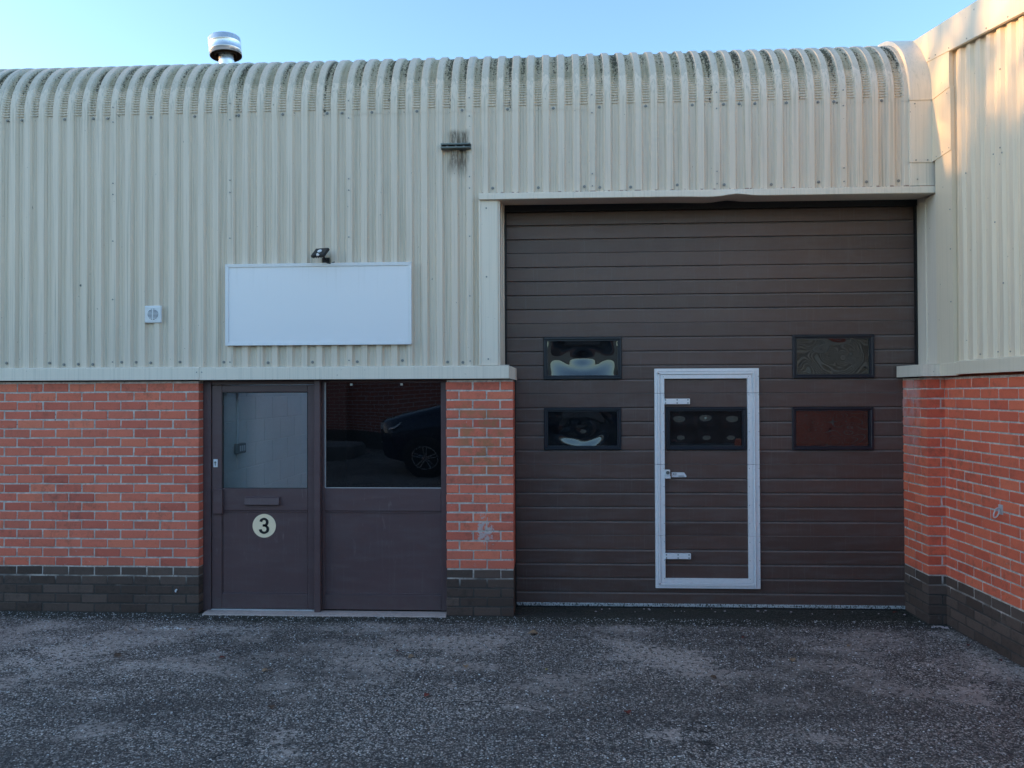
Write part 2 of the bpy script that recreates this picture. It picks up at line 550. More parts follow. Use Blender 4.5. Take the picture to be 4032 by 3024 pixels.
class MB:
    def __init__(s):
        s.v, s.f, s.mi = [], [], []
        s.cur = 0

    def q(s, *pts):
        i = len(s.v)
        s.v += [tuple(p) for p in pts]
        s.f.append(tuple(range(i, i + len(pts))))
        s.mi.append(s.cur)

    def box(s, x0, x1, y0, y1, z0, z1, bev=0):
        if bev:
            b = min(bev, (x1 - x0) / 2.2, (y1 - y0) / 2.2, (z1 - z0) / 2.2)
            i = len(s.v)
            cs = {}
            for sx in (0, 1):
                for sy in (0, 1):
                    for sz in (0, 1):
                        X = (x0, x1)[sx]; Y = (y0, y1)[sy]; Z = (z0, z1)[sz]
                        dx = b if sx == 0 else -b; dy = b if sy == 0 else -b; dz = b if sz == 0 else -b
                        cs[(sx, sy, sz, 'x')] = len(s.v); s.v.append((X, Y + dy, Z + dz))
                        cs[(sx, sy, sz, 'y')] = len(s.v); s.v.append((X + dx, Y, Z + dz))
                        cs[(sx, sy, sz, 'z')] = len(s.v); s.v.append((X + dx, Y + dy, Z))
            F = []
            for t in (0, 1):
                o1 = [(0, 0), (1, 0), (1, 1), (0, 1)]
                F.append([cs[(t, a, b_, 'x')] for a, b_ in (o1 if t else o1[::-1])])
                F.append([cs[(a, t, b_, 'y')] for a, b_ in (o1[::-1] if t else o1)])
                F.append([cs[(a, b_, t, 'z')] for a, b_ in (o1 if t else o1[::-1])])
            for a in (0, 1):
                for c in (0, 1):
                    e = [cs[(a, c, 0, 'x')], cs[(a, c, 1, 'x')], cs[(a, c, 1, 'y')], cs[(a, c, 0, 'y')]]
                    F.append(e if (a + c) % 2 else e[::-1])
                    e = [cs[(a, 0, c, 'x')], cs[(a, 1, c, 'x')], cs[(a, 1, c, 'z')], cs[(a, 0, c, 'z')]]
                    F.append(e[::-1] if (a + c) % 2 else e)
                    e = [cs[(0, a, c, 'y')], cs[(1, a, c, 'y')], cs[(1, a, c, 'z')], cs[(0, a, c, 'z')]]
                    F.append(e if (a + c) % 2 else e[::-1])
            for k in [(a, b_, c) for a in (0, 1) for b_ in (0, 1) for c in (0, 1)]:
                e = [cs[(*k, 'x')], cs[(*k, 'y')], cs[(*k, 'z')]]
                F.append(e if sum(k) % 2 else e[::-1])
            for e in F:
                s.f.append(tuple(e)); s.mi.append(s.cur)
            return
        p = [(x0, y0, z0), (x1, y0, z0), (x1, y1, z0), (x0, y1, z0), (x0, y0, z1), (x1, y0, z1), (x1, y1, z1), (x0, y1, z1)]
        i = len(s.v)
        s.v += p
        for e in ((0, 3, 2, 1), (4, 5, 6, 7), (0, 1, 5, 4), (1, 2, 6, 5), (2, 3, 7, 6), (3, 0, 4, 7)):
            s.f.append(tuple(i + k for k in e)); s.mi.append(s.cur)

    def prism_x(s, prof, x0, x1, caps=True):
        """profile of (y,z) points extruded along x"""
        n = len(prof)
        i = len(s.v)
        s.v += [(x0, a, b) for a, b in prof] + [(x1, a, b) for a, b in prof]
        for k in range(n):
            j = (k + 1) % n
            s.f.append((i + k, i + j, i + n + j, i + n + k)); s.mi.append(s.cur)
        if caps:
            s.f.append(tuple(i + k for k in range(n))[::-1]); s.mi.append(s.cur)
            s.f.append(tuple(i + n + k for k in range(n))); s.mi.append(s.cur)

    def tube(s, pts, r, seg=8, caps=True, closed=False):
        pts = [Vector(p) for p in pts]
        rs = r if isinstance(r, (list, tuple)) else [r] * len(pts)
        i = len(s.v)
        n = len(pts)
        prev = None
        for k, p in enumerate(pts):
            if closed:
                d = pts[(k + 1) % n] - pts[k - 1]
            else:
                d = pts[min(k + 1, n - 1)] - pts[max(k - 1, 0)]
            d.normalize()
            if prev is None:
                u = d.orthogonal().normalized()
            else:
                u = (prev - d * prev.dot(d)).normalized()
            prev = u
            v = d.cross(u)
            for a in range(seg):
                t = 2 * math.pi * a / seg
                s.v.append(tuple(p + (u * math.cos(t) + v * math.sin(t)) * rs[k]))
        for k in range(n if closed else n - 1):
            k2 = (k + 1) % n
            for a in range(seg):
                b = (a + 1) % seg
                s.f.append((i + k * seg + a, i + k * seg + b, i + k2 * seg + b, i + k2 * seg + a)); s.mi.append(s.cur)
        if caps and not closed:
            s.f.append(tuple(i + a for a in range(seg))[::-1]); s.mi.append(s.cur)
            s.f.append(tuple(i + (n - 1) * seg + a for a in range(seg))); s.mi.append(s.cur)

    def disc(s, c, r, axis='y', depth=.003, seg=40, sgn=-1):
        """short cylinder whose front face looks along sgn*axis"""
        c = Vector(c)
        ax = {'x': Vector((1, 0, 0)), 'y': Vector((0, 1, 0)), 'z': Vector((0, 0, 1))}[axis] * sgn
        s.tube([c, c + ax * depth], r, seg)

    def build(s, name, mats, parent=None, smooth=False, loc=(0, 0, 0), local=False):
        me = bpy.data.meshes.new(name)
        off = Vector(loc) if not local else Vector((0, 0, 0))
        me.from_pydata([tuple(Vector(v) - off) for v in s.v], [], s.f)
        mats = mats if isinstance(mats, (list, tuple)) else [mats]
        for mm in mats:
            me.materials.append(M[mm] if isinstance(mm, str) else mm)
        me.polygons.foreach_set('material_index', s.mi)
        if smooth:
            me.polygons.foreach_set('use_smooth', [True] * len(me.polygons))
        me.update()
        o = bpy.data.objects.new(name, me)
        return link(o, parent, loc)


def tag(o, label=None, cat=None, group=None, kind=None):
    if label: o['label'] = label
    if cat: o['category'] = cat
    if group: o['group'] = group
    if kind: o['kind'] = kind
    return o


def np_mesh(name, V, F, mats, parent=None, smooth=False):
    """V (n,3), F (m,k) arrays"""
    me = bpy.data.meshes.new(name)
    V = np.asarray(V, dtype=np.float32); F = np.asarray(F, dtype=np.int32)
    me.vertices.add(len(V)); me.vertices.foreach_set('co', V.ravel())
    k = F.shape[1]
    me.loops.add(F.size); me.loops.foreach_set('vertex_index', F.ravel())
    me.polygons.add(len(F)); me.polygons.foreach_set('loop_start', np.arange(0, F.size, k, dtype=np.int32))
    if smooth:
        me.polygons.foreach_set('use_smooth', np.ones(len(F), dtype=bool))
    for mm in (mats if isinstance(mats, (list, tuple)) else [mats]):
        me.materials.append(M[mm])
    me.update(calc_edges=True)
    me.validate()
    o = bpy.data.objects.new(name, me)
    return link(o, parent)


def vnoise(x, y, seed=0):
    """smooth value noise on arrays"""
    xi = np.floor(x).astype(np.int64); yi = np.floor(y).astype(np.int64)
    fx = x - xi; fy = y - yi
    fx = fx * fx * (3 - 2 * fx); fy = fy * fy * (3 - 2 * fy)

    def h(a, b):
        n = (a * 374761393 + b * 668265263 + seed * 982451653) & 0xffffffff
        n = ((n ^ (n >> 13)) * 1274126177) & 0xffffffff
        return ((n ^ (n >> 16)) & 0xffff) / 65535.0
    return (h(xi, yi) * (1 - fx) + h(xi + 1, yi) * fx) * (1 - fy) + (h(xi, yi + 1) * (1 - fx) + h(xi + 1, yi + 1) * fx) * fy


# ------------------------------------------------------------------ ground
def gz(y):
    return .06 * (math.sqrt(min(y, 0) ** 2 + 4) - 2)


def ground():
    st = .011
    xs = np.arange(-2.6, 6.25, st); ys = np.arange(-3.3, .42, st)
    X, Y = np.meshgrid(xs, ys)
    Z = .06 * (np.sqrt(np.minimum(Y, 0) ** 2 + 4) - 2)
    Z = Z + (vnoise(X * 1.3, Y * 1.3, 1) - .5) * .02 * np.clip(-Y / .3, 0, 1)
    patch = np.clip((vnoise(X * 2, Y * 2.4, 5) + .5 * vnoise(X * 5, Y * 5, 6) - .75) * 5, 0, 1)
    rough = (vnoise(X * 90, Y * 90, 2) - .5) * .006 + (vnoise(X * 40, Y * 40, 3) - .5) * .005
    Z = Z + rough * (1 - .7 * patch) - .004
    edge = np.minimum(np.minimum((X - xs[0]) / .2, (xs[-1] - X) / .2), (Y - ys[0]) / .2)
    Z = Z - .0 * edge
    V = np.stack([X, Y, Z], -1).reshape(-1, 3)
    nx, ny = len(xs), len(ys)
    i = (np.arange(ny - 1)[:, None] * nx + np.arange(nx - 1)[None]).ravel()
    F = np.stack([i, i + 1, i + nx + 1, i + nx], -1)
    o = np_mesh('ground', V, F, 'asphalt', smooth=True)
    tag(o, kind='structure')
    # the sheet further out, a touch lower under the detailed part
    rows = [(-400, None), (-60, None), (-20, None), (-14, None), (-11, None), (-9, None), (-7, None), (-5, None), (-4, None), (-3.29, None)]
    mb = MB()
    ysr = [r[0] for r in rows] + [-2, -1, 0, 1, 400]
    def zz(y):
        return min(gz(y), gz(-14)) - (.035 if -3.28 < y else .006)
    for a, b in zip(ysr[:-1], ysr[1:]):
        mb.q((-400, a, zz(a)), (400, a, zz(a)), (400, b, zz(b)), (-400, b, zz(b)))
    o2 = mb.build('ground', 'asphalt')
    tag(o2, kind='structure')
    return o


ground()


def scatter_stones(name, n, smin, smax, mat, dens=None, seed=1, zoff=0.0):
    r = np.random.default_rng(seed)
    # jittered octahedron-ish stones
    base = np.array([(1, 0, 0), (0, 1, 0), (-1, 0, 0), (0, -1, 0), (0, 0, 1), (.7, .7, -.5), (-.7, .7, -.5), (-.7, -.7, -.5), (.7, -.7, -.5)], float)
    tri = np.array([(0, 1, 4), (1, 2, 4), (2, 3, 4), (3, 0, 4), (0, 5, 1), (1, 6, 2), (2, 7, 3), (3, 8, 0)])
    px = r.uniform(-2.4, 5.98, n); py = -r.power(1.35 if dens == 'wall' else 2.2, n)
    py = -3.2 + 3.2 * (r.uniform(0, 1, n) if dens != 'wall' else 1 - r.beta(1, 2.4, n))
    keep = ~((px > 5.86) & (py > -.1)) & ~((px < 0) & (py > -.005)) & ~((px > 2.077) & (px < 2.63) & (py > -.005)) & ~((px > 0) & (px < 2.08) & (py > -.03)) & (py < .3)
    px, py = px[keep], py[keep]
    n = len(px)
    s = smin + (smax - smin) * r.beta(1.2, 3.5, n)
    V = base[None] * (1 + r.uniform(-.3, .3, (n, 9, 3)))
    V = V * s[:, None, None] * .5
    V[:, :, 2] *= .6
    V[:, :, 0] *= r.uniform(.8, 1.5, n)[:, None]
    a = r.uniform(0, 6.28, n)
    ca, sa = np.cos(a)[:, None], np.sin(a)[:, None]
    x = V[:, :, 0] * ca - V[:, :, 1] * sa; y = V[:, :, 0] * sa + V[:, :, 1] * ca
    g = .06 * (np.sqrt(np.minimum(py, 0) ** 2 + 4) - 2) + (vnoise(px * 1.3, py * 1.3, 1) - .5) * .02 * np.clip(-py / .3, 0, 1)
    V = np.stack([x + px[:, None], y + py[:, None], V[:, :, 2] + (g + s * .08 + zoff)[:, None]], -1).reshape(-1, 3)
    F = (tri[None] + (np.arange(n) * 9)[:, None, None]).reshape(-1, 3)
    o = np_mesh(name, V, F, mat)
    tag(o, kind='stuff')
    return o


tag(scatter_stones('gravel_chippings', 26000, .005, .016, 'stone', seed=3, zoff=-.003), 'dark loose chippings bedded in the asphalt', 'gravel')
tag(scatter_stones('white_grit', 9000, .003, .014, 'grit', dens='wall', seed=5), 'tiny white grit scattered over the asphalt', 'grit')

# ------------------------------------------------------------------ bricks
C = .0768
_bm = {}


def brick_mesh(L, D, H, mat, var):
    key = (round(L, 3), round(D, 3), round(H, 3), mat, var)
    if key not in _bm:
        mb = MB()
        mb.box(-L / 2, L / 2, -D / 2, D / 2, -H / 2, H / 2, bev=.004)
        r = random.Random(hash(key[:3]) % 1000 + var * 17)
        mb.v = [(x + r.uniform(-.0013, .0013), y + r.uniform(-.0012, .0012), z + r.uniform(-.0013, .0013)) for x, y, z in mb.v]
        me = bpy.data.meshes.new('brick')
        me.from_pydata(mb.v, [], mb.f)
        me.materials.append(M[mat])
        _bm[key] = me
    return _bm[key]


def add_brick(parent, x0, x1, y0, y1, row, mat):
    z = (row - .5) * C
    me = brick_mesh(x1 - x0, y1 - y0, C - .0105, mat, random.randrange(5))
    o = bpy.data.objects.new('brick', me)
    link(o, parent, ((x0 + x1) / 2 + random.uniform(-.0018, .0018), (y0 + y1) / 2 + random.uniform(-.0015, .0025), z + random.uniform(-.0018, .0018)))
    o.rotation_euler = (random.uniform(-.02, .02), random.uniform(-.007, .007), random.uniform(-.006, .006))
    return o


def bmat(row, side=False):
    return 'blue' if row <= 5 else ('red_side' if side else 'red')


unit = empty('industrial_unit', (1.0, 0, 0), 'cream ribbed metal and red brick unit with a numbered door and a big roller door', 'building')

# left brick wall --------------------------------------------------
TOP = 25 * C + .012
mb = MB()
mb.box(-14, -.004, .0045, .20, -.05, TOP)
wall = mb.build('brick_wall', 'mortar', unit)
stuff = MB(); stuff_b = MB()
for row in range(1, 26):
    x = 0.0
    first = .215 if row % 2 else .1025
    L = first
    while x > -13.9:
        x0 = x - L
        if x0 < -1.95:
            (stuff_b if row <= 5 else stuff).box(x0, x, 0, .1, (row - 1) * C + .005, row * C - .005)
        else:
            add_brick(wall, x0, x, 0, .1025 if L > .15 else .1025, row, bmat(row))
        x = x0 - .01
        L = .215
tag(stuff.build('red_brickwork', 'red', wall), kind='stuff')
tag(stuff_b.build('dark_brickwork', 'blue', wall), kind='stuff')

# centre pier --------------------------------------------------------
PX0, PX1 = 2.077, 2.6295
mb = MB()
mb.box(PX0 + .005, PX1 - .005, .0045, .36, -.05, TOP)
pier = mb.build('brick_pier', 'mortar', unit)
side_r, side_b = MB(), MB()
for row in range(1, 26):
    segs = [(0, .215), (.225, .44), (.45, .5525)] if row % 2 else [(0, .1025), (.1125, .3275), (.3375, .5525)]
    for a, b in segs:
        add_brick(pier, PX0 + a, PX0 + b, 0, .1025 if (b - a) > .15 else .1025, row, bmat(row))
    t = side_b if row <= 5 else side_r
    off = [(.1125, .215), (.225, .33)] if row % 2 else [(.1125, .3275)]
    for a, b in off:
        t.box(PX1 - .1, PX1, a, b, (row - 1) * C + .005, row * C - .005)
        t.box(PX0, PX0 + .05, a, b, (row - 1) * C + .005, row * C - .005)
tag(side_r.build('red_brickwork', 'red', pier), kind='stuff')
tag(side_b.build('dark_brickwork', 'blue', pier), kind='stuff')

# ------------------------------------------------------------------ ribbed cladding
X0R, PITCH = .007, .125
YC = -.03            # crown plane
DEP = .028           # rib depth
PROF = [(0, 0), (.047, 0), (.0625, DEP), (.082, DEP), (.0855, DEP - .003), (.089, DEP), (.1095, DEP), (.125, 0)]


def prof_cols(x0, x1):
    """(x, depth, in valley) columns of the trapezoidal sheet between x0 and x1"""
    cols = []
    k0 = math.floor((x0 - X0R) / PITCH) - 1
    k1 = math.ceil((x1 - X0R) / PITCH) + 1
    pts = []
    for k in range(k0, k1 + 1):
        for px, d in PROF[:-1]:
            pts.append((X0R + k * PITCH + px, d))
    def at(x):
        for (a, da), (b, db) in zip(pts[:-1], pts[1:]):
            if a <= x <= b:
                return da + (db - da) * (x - a) / (b - a)
        return 0
    cols = [(x0, at(x0))] + [(a, d) for a, d in pts if x0 + 1e-4 < a < x1 - 1e-4] + [(x1, at(x1))]
    return cols


def wav(a, z, s):
    return .0011 * (math.sin(a * 2.3 + s) * math.sin(z * 2.9 + s * 1.7) + .6 * math.sin(a * 7.1 + z * 5.3 + s))


def sheet_range(mb, x0, x1, z0, z1, proud=0., fn=None, s=0., rows=None):
    cols = prof_cols(x0, x1)
    nr = rows or max(2, int((z1 - z0) / .09))
    base = len(mb.v)
    for j in range(nr + 1):
        z = z0 + (z1 - z0) * j / nr
        for x, d in cols:
            zz = z
            if j == 0:
                zz = z0 + .004 * math.sin(x * 31 + s) * (d > .01)
            p = (x, YC + d - proud + wav(x, z, s), zz)
            mb.v.append(fn(p) if fn else p)
    n = len(cols)
    for j in range(nr):
        for i in range(n - 1):
            a = base + j * n + i
            mb.f.append((a, a + 1, a + n + 1, a + n)); mb.mi.append(0)


SPR, RAD = 4.175, .62


def eave_sheet(mb, x0, x1, proud):
    cols = prof_cols(x0, x1)
    ncr, sub = 38, 4
    th = math.radians(81)
    prof_rows = []
    for z in (SPR - .045, SPR - .006):
        prof_rows.append(('f', z, 0))
    nr = ncr * sub
    saw = (0, .0105, .007, .002)
    for j in range(nr + 1):
        prof_rows.append(('a', th * j / nr, saw[j % sub]))
    prof_rows.append(('s', .4, 0))
    base = len(mb.v)
    for kind, t, cr in prof_rows:
        for x, d in cols:
            amp = min(1, max(0, d - .006) / (DEP - .006))
            dd = d - cr * amp - proud
            if abs(d - (DEP - .003)) < 1e-6:
                dd += cr * .5
            if kind == 'f':
                mb.v.append((x, YC + dd, t))
            elif kind == 'a':
                r = RAD - dd
                mb.v.append((x, YC + RAD - r * math.cos(t), SPR + r * math.sin(t)))
            else:
                r = RAD - dd
                mb.v.append((x, YC + RAD - r * math.cos(th) + t * math.sin(th), SPR + r * math.sin(th) + t * math.cos(th)))
    n = len(cols)
    for j in range(len(prof_rows) - 1):
        for i in range(n - 1):
            a = base + j * n + i
            mb.f.append((a, a + 1, a + n + 1, a + n)); mb.mi.append(0)


CEND = 5.80
seams = [-13.9, -8.72] + [.2805 + k for k in range(-4, 6)] + [CEND]
scr = MB()


def screw(x, z, y, r=.006, big=False):
    if big:
        scr.disc((x, y, z), .012, 'y', .003, 10)
        scr.disc((x, y - .003, z), .007, 'y', .006, 6)
    else:
        scr.disc((x, y, z), r, 'y', .004, 8)


for i, (a, b) in enumerate(zip(seams[:-1], seams[1:])):
    mb = MB()
    pr = .0018 * (i % 2)
    b2 = b + .012 if i % 2 and b < CEND - .1 else b
    a2 = a - .012 if i % 2 else a
    if b <= 2.35:
        sheet_range(mb, a2, b2, 2.035, SPR, pr, s=i)
    elif a < 2.35:
        sheet_range(mb, a2, 2.405, 2.035, 3.45, pr, s=i, rows=16)
        sheet_range(mb, a2, b2, 3.45, SPR, pr, s=i, rows=8)
    else:
        sheet_range(mb, a2, b2, 3.452, SPR, pr, s=i)
    if a > -3:
        mb.build('cladding_sheet', 'clad', unit)
        e = MB(); eave_sheet(e, a2, b2, pr + .0012); e.build('eave_sheet', 'eave', unit, smooth=False)
    else:
        o = mb.build('cladding_sheet', 'clad', unit)
        e = MB(); eave_sheet(e, a2, b2, pr + .0012); e.build('eave_sheet', 'eave', unit)
    if -3 < a:
        for z in (4.24, 4.10, 3.60, 3.11, 2.62, 2.09):
            if a < 2.35 or z > 3.46:
                screw(a, z + random.uniform(-.008, .008), YC - .002 - pr)
        screw(a, 3.50, YC - .002 - pr)
k = 0
x = X0R + PITCH * -14 + .0855
while x < CEND:
    if k % 3 == 1 or random.random() < .12:
        screw(x, SPR - .025, YC + DEP - .003, big=True)
    zb = 2.085 if x < 2.35 else 3.50
    if k % 3 == 0 or random.random() < .15:
        screw(x, zb + random.uniform(-.01, .01), YC + DEP - .003, big=True)
    k += 1
    x += PITCH

# roof beyond the curved eave
th = math.radians(81)
ry = YC + RAD - RAD * math.cos(th) + .38
rz = SPR + RAD * math.sin(th) + .05
mb = MB()
def rq(xa, xb, ya, yb):
    mb.q((xa, ya, rz + (ya - ry) * .158), (xb, ya, rz + (ya - ry) * .158), (xb, yb, rz + (yb - ry) * .158), (xa, yb, rz + (yb - ry) * .158))
rq(-13.9, .14, ry, 12); rq(6.0, 6.2, ry, 12); rq(.14, 6.0, ry, .93); rq(.14, 6.0, 4.0, 12)     # opening added in the roof so sky light brightens the hall
mb.q((-13.9, 12, rz + (12 - ry) * .158), (6.2, 12, rz + (12 - ry) * .158), (6.2, 24, rz), (-13.9, 24, rz))
mb.build('roof', 'eave', unit)

# drip flashing over the brickwork ------------------------------------
def drip(x0, x1, z0, z1, yf, yb, name='drip_flashing', mitre=False, mat='flash'):
    mb = MB()
    pr = [(yb, z1 + .012), (yf + .006, z1), (yf, z1 - .004), (yf, z0), (yf + .012, z0 - .002), (yf + .012, z0 + .004), (yb, z0 + .012)]
    mb.prism_x(pr, x0, x1)
    if mitre:
        mb.q((x1, yf, z1), (x1, yf, z0), (x1 + .05, yf + .09, z0 - .012), (x1 + .05, yf + .09, z1 - .015))
        mb.q((x1, yf, z1), (x1 + .05, yf + .09, z1 - .015), (x1 + .05, .3, z1 - .015), (x1, .3, z1 + .01))
        mb.q((x1 + .05, yf + .09, z1 - .015), (x1 + .05, yf + .09, z0 - .012), (x1 + .05, .3, z0 - .012), (x1 + .05, .3, z1 - .015))
    return mb.build(name, mat, unit)


drip(-13.9, .031, 1.944, 2.046, -.062, .03)
drip(.034, 2.597, 1.942, 2.043, -.061, .03, mitre=True)
for xx in (.012, .055):
    screw(xx, 2.005, -.061, .005)

# dark soffit behind the flashing, above bricks and door frames
mb = MB()
mb.box(-13.9, 2.60, .02, .30, 1.935, 2.0)
mb.build('soffit_board', 'black', unit)

# lintel flashing, slightly dented
mb = MB()
yf = -.075
nx = 60
LX0, LX1 = 2.362, 6.0
cols = []
for i in range(nx + 1):
    x = LX0 + (LX1 - LX0) * i / nx
    d = math.exp(-((x - 4.42) / .10) ** 2)
    d2 = math.exp(-((x - 4.25) / .22) ** 2)
    z0 = 3.397 - .008 * (x - LX0) / 3.6 + .016 * d - .006 * d2
    z1 = 3.446 - .004 * (x - LX0) / 3.6
    yy = yf - .012 * d
    cols.append([(x, -.0, z1 + .006), (x, yf + .004, z1), (x, yf, z1 - .004), (x, yy, z0), (x, yy + .014, z0 - .004), (x, .30, z0 + .035), (x, .34, z0 + .05)])
i0 = len(mb.v)
for c_ in cols:
    mb.v += c_
n = len(cols[0])
for i in range(nx):
    for j in range(n - 1):
        a = i0 + i * n + j
        mb.f.append((a, a + 1, a + n + 1, a + n)); mb.mi.append(0)
mb.f.append(tuple(i0 + j for j in range(n))); mb.mi.append(0)
mb.f.append(tuple(i0 + nx * n + j for j in range(n))[::-1]); mb.mi.append(0)
mb.build('lintel_flashing', 'flash', unit)

# left jamb of the roller door opening
mb = MB()
mb.box(2.357, 2.372, -.052, .0, 2.045, 3.393, .002)
mb.box(2.370, 2.512, -.046, -.006, 2.047, 3.394, .002)
mb.box(2.512, 2.528, -.030, .12, 2.046, 3.40, .001)
mb.box(2.520, 2.536, .12, .22, 2.046, 3.44, .001)
mb.box(2.530, 2.546, .22, .40, 2.046, 3.44, .001)
mb.build('jamb_flashing', 'flash', unit)
screw(2.418, 3.33, -.046, .007); screw(2.418, 2.77, -.046, .007); screw(2.43, 2.10, -.046, .007)

# right jamb
mb = MB()
mb.box(5.972, 6.012, -.088, -.04, 2.03, 3.384, .002)
mb.box(5.978, 6.0, -.040, .06, 2.03, 3.39, .001)
mb.box(5.990, 6.012, .06, .12, 2.03, 3.39, .001)
mb.box(5.982, 6.005, .12, .22, 2.03, 3.42, .001)
mb.box(5.992, 6.015, .22, .40, 2.03, 3.44, .001)
mb.build('jamb_flashing', 'flash', unit)
for z in (3.30, 2.80, 2.25):
    screw(5.995, z, -.088, .006)

# smooth curved corner trim at the right end of the eave, three lapped pieces
def corner_piece(z0, z1, arc0=None, arc1=None, proud=0.0):
    mb = MB()
    xa, xb = 5.787, 6.018
    path = []
    if z0 is not None:
        for j in range(5):
            path.append(('f', z0 + (z1 - z0) * j / 4))
    if arc0 is not None:
        for j in range(29):
            path.append(('a', arc0 + (arc1 - arc0) * j / 28))
    r = RAD + .028 + proud
    yo = YC - .028 - proud
    ln = []
    for k_, t in path:
        if k_ == 'f':
            pf = (yo, t); pb = (yo + .034, t)
        else:
            cy = YC + RAD
            pf = (cy - r * math.cos(t), SPR + r * math.sin(t)); pb = (cy - (r - .034) * math.cos(t), SPR + (r - .034) * math.sin(t))
        wv_ = .001 * math.sin(t * 9 if k_ == 'f' else t * 11)
        ln.append([(xa, pb[0], pb[1]), (xa, pf[0] + wv_, pf[1]), (xa + .02, pf[0] - .0015, pf[1]), (xa + .1, pf[0] + wv_, pf[1]), (xb, pf[0], pf[1]), (xb, pb[0] + .05, pb[1] - (.02 if k_ == 'a' else 0))])
    ln.insert(0, [(a, b + .012, c_ + .001) for a, b, c_ in ln[0]])
    i0 = len(mb.v)
    for c_ in ln:
        mb.v += c_
    n = len(ln[0])
    for i in range(len(ln) - 1):
        for j in range(n - 1):
            a = i0 + i * n + j
            mb.f.append((a, a + 1, a + n + 1, a + n)); mb.mi.append(0)
    return mb.build('corner_flashing', 'flash', unit)


corner_piece(3.452, 3.642, proud=-.007)
corner_piece(3.635, 4.135, proud=0.0)
corner_piece(4.128, SPR, 0, math.radians(86), proud=.007)
for z, xs in ((3.652, (5.83, 5.92, 5.985)), (4.145, (5.80, 5.86, 5.93, 5.98)), (3.50, (5.84,)), (4.10, (5.825,))):
    for xx in xs:
        screw(xx, z, YC - .029, .0055)
tag(scr.build('screw_heads', 'screw', unit), kind='stuff')

# ------------------------------------------------------------------ inner shell of the unit
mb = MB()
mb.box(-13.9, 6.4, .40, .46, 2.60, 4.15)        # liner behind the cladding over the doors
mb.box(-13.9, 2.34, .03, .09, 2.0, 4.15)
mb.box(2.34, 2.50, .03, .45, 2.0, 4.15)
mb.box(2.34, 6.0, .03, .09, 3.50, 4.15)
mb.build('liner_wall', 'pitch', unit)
mb = MB()
mb.box(-13.98, -13.9, .05, 23, -.1, 4.7)
mb.box(-13.9, 6.3, 22.9, 23, -.1, 4.7)
mb.build('gable_wall', 'conc', unit)
mb = MB()
mb.box(-13.9, 6.3, .10, 22.9, -.10, -.012)
mb.build('inner_floor', 'floor_in', unit)
# lobby behind the entrance door
mb = MB()
mb.box(.1235, .1385, .16, 8.5, -.01, 2.5)
blk_core = mb.build('block_wall', 'paint_block', unit)
r0 = 1.15 - 5 * .2167
for r_ in range(11):
    z0 = r0 - .0 + r_ * .2167
    off = .0 if r_ % 2 else -.22
    y = .001 + off
    while y < 8.0:
        a, b = max(y, .165), y + .434
        if b > .2:
            me_key = ('blk', round(b - a, 2))
            if me_key not in _bm:
                q = MB(); q.box(-.006, .006, -(b - a) / 2, (b - a) / 2, -.1040, .1040, .0025)
                me = bpy.data.meshes.new('block'); me.from_pydata(q.v, [], q.f); me.materials.append(M['paint_block'])
                _bm[me_key] = me
            o = bpy.data.objects.new('block', _bm[me_key])
            link(o, blk_core, (.136 + random.uniform(-.001, .001), (a + b) / 2, z0 + .108))
        y += .44
mb = MB()
mb.box(.10, .125, .47, 8.5, 2.40, 4.75)
mb.box(5.9, 5.92, .97, 8.5, 0, 4.75)
mb.box(.10, 5.9, .47, .48, 2.55, 4.60)
mb.box(.10, 5.9, 8.5, 8.52, 0, 5.2)
mb.build('light_well_wall', 'ceil_in', unit)  # pale walls of the added light well under the roof opening
mb = MB(); mb.box(.972, .984, .13, .96, 0, 2.45); mb.build('light_screen', 'ceil_in', unit)  # added white screen, bounces daylight onto the block wall
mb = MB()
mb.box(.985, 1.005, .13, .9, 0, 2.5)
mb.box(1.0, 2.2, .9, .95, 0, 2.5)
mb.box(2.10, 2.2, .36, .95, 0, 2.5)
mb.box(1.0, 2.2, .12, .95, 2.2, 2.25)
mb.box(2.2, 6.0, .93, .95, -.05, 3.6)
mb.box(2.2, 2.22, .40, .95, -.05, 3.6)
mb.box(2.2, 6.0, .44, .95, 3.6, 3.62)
mb.build('light_screen', 'pitch', unit)  # added black screens keep light from behind the side glass and acrylic panes

# ------------------------------------------------------------------ entrance door
FY = .082
mb = MB()
mb.box(.002, .070, FY - .004, .15, .0, 1.94, .003)           # left jamb
mb.box(.070, .966, FY + .006, .15, 1.902, 1.94, .003)          # head
mb.box(.966, 1.018, FY - .052, .15, .004, 1.936, .004)         # mullion
mb.box(1.018, 2.076, FY + .002, .15, 1.918, 1.94, .003)
door = mb.build('entrance_door', 'door', unit)
mb = MB()
DL, DR = .076, .962
mb.box(DL, .162, FY, .125, .018, 1.898, .004)
mb.box(.898, DR, FY, .125, .018, 1.898, .004)
mb.box(.162, .898, FY + .001, .125, 1.840, 1.897, .004)
mb.box(.162, .898, FY + .001, .125, .842, 1.028, .004)
mb.box(.162, .898, FY + .001, .125, .020, .146, .004)
leaf = mb.build('door_leaf', 'door', door)
mb = MB(); mb.box(.160, .900, FY + .012, .115, .144, .844, 0); mb.build('kick_panel', 'door', door)
mb = MB()
mb.box(.168, .892, FY + .006, FY + .014, .826, .838, .003)
mb.box(.168, .892, FY + .004, FY + .014, .148, .156, .003)
mb.box(.164, .171, FY + .006, FY + .014, .150, .838, .003)
mb.box(.889, .896, FY + .006, FY + .014, .150, .838, .003)
mb.build('panel_bead', 'door', door)
mb = MB(); mb.q((.160, FY + .018, 1.026), (.900, FY + .018, 1.026), (.900, FY + .018, 1.842), (.160, FY + .018, 1.842))
mb.build('pane', 'glass_door', door)
mb = MB()
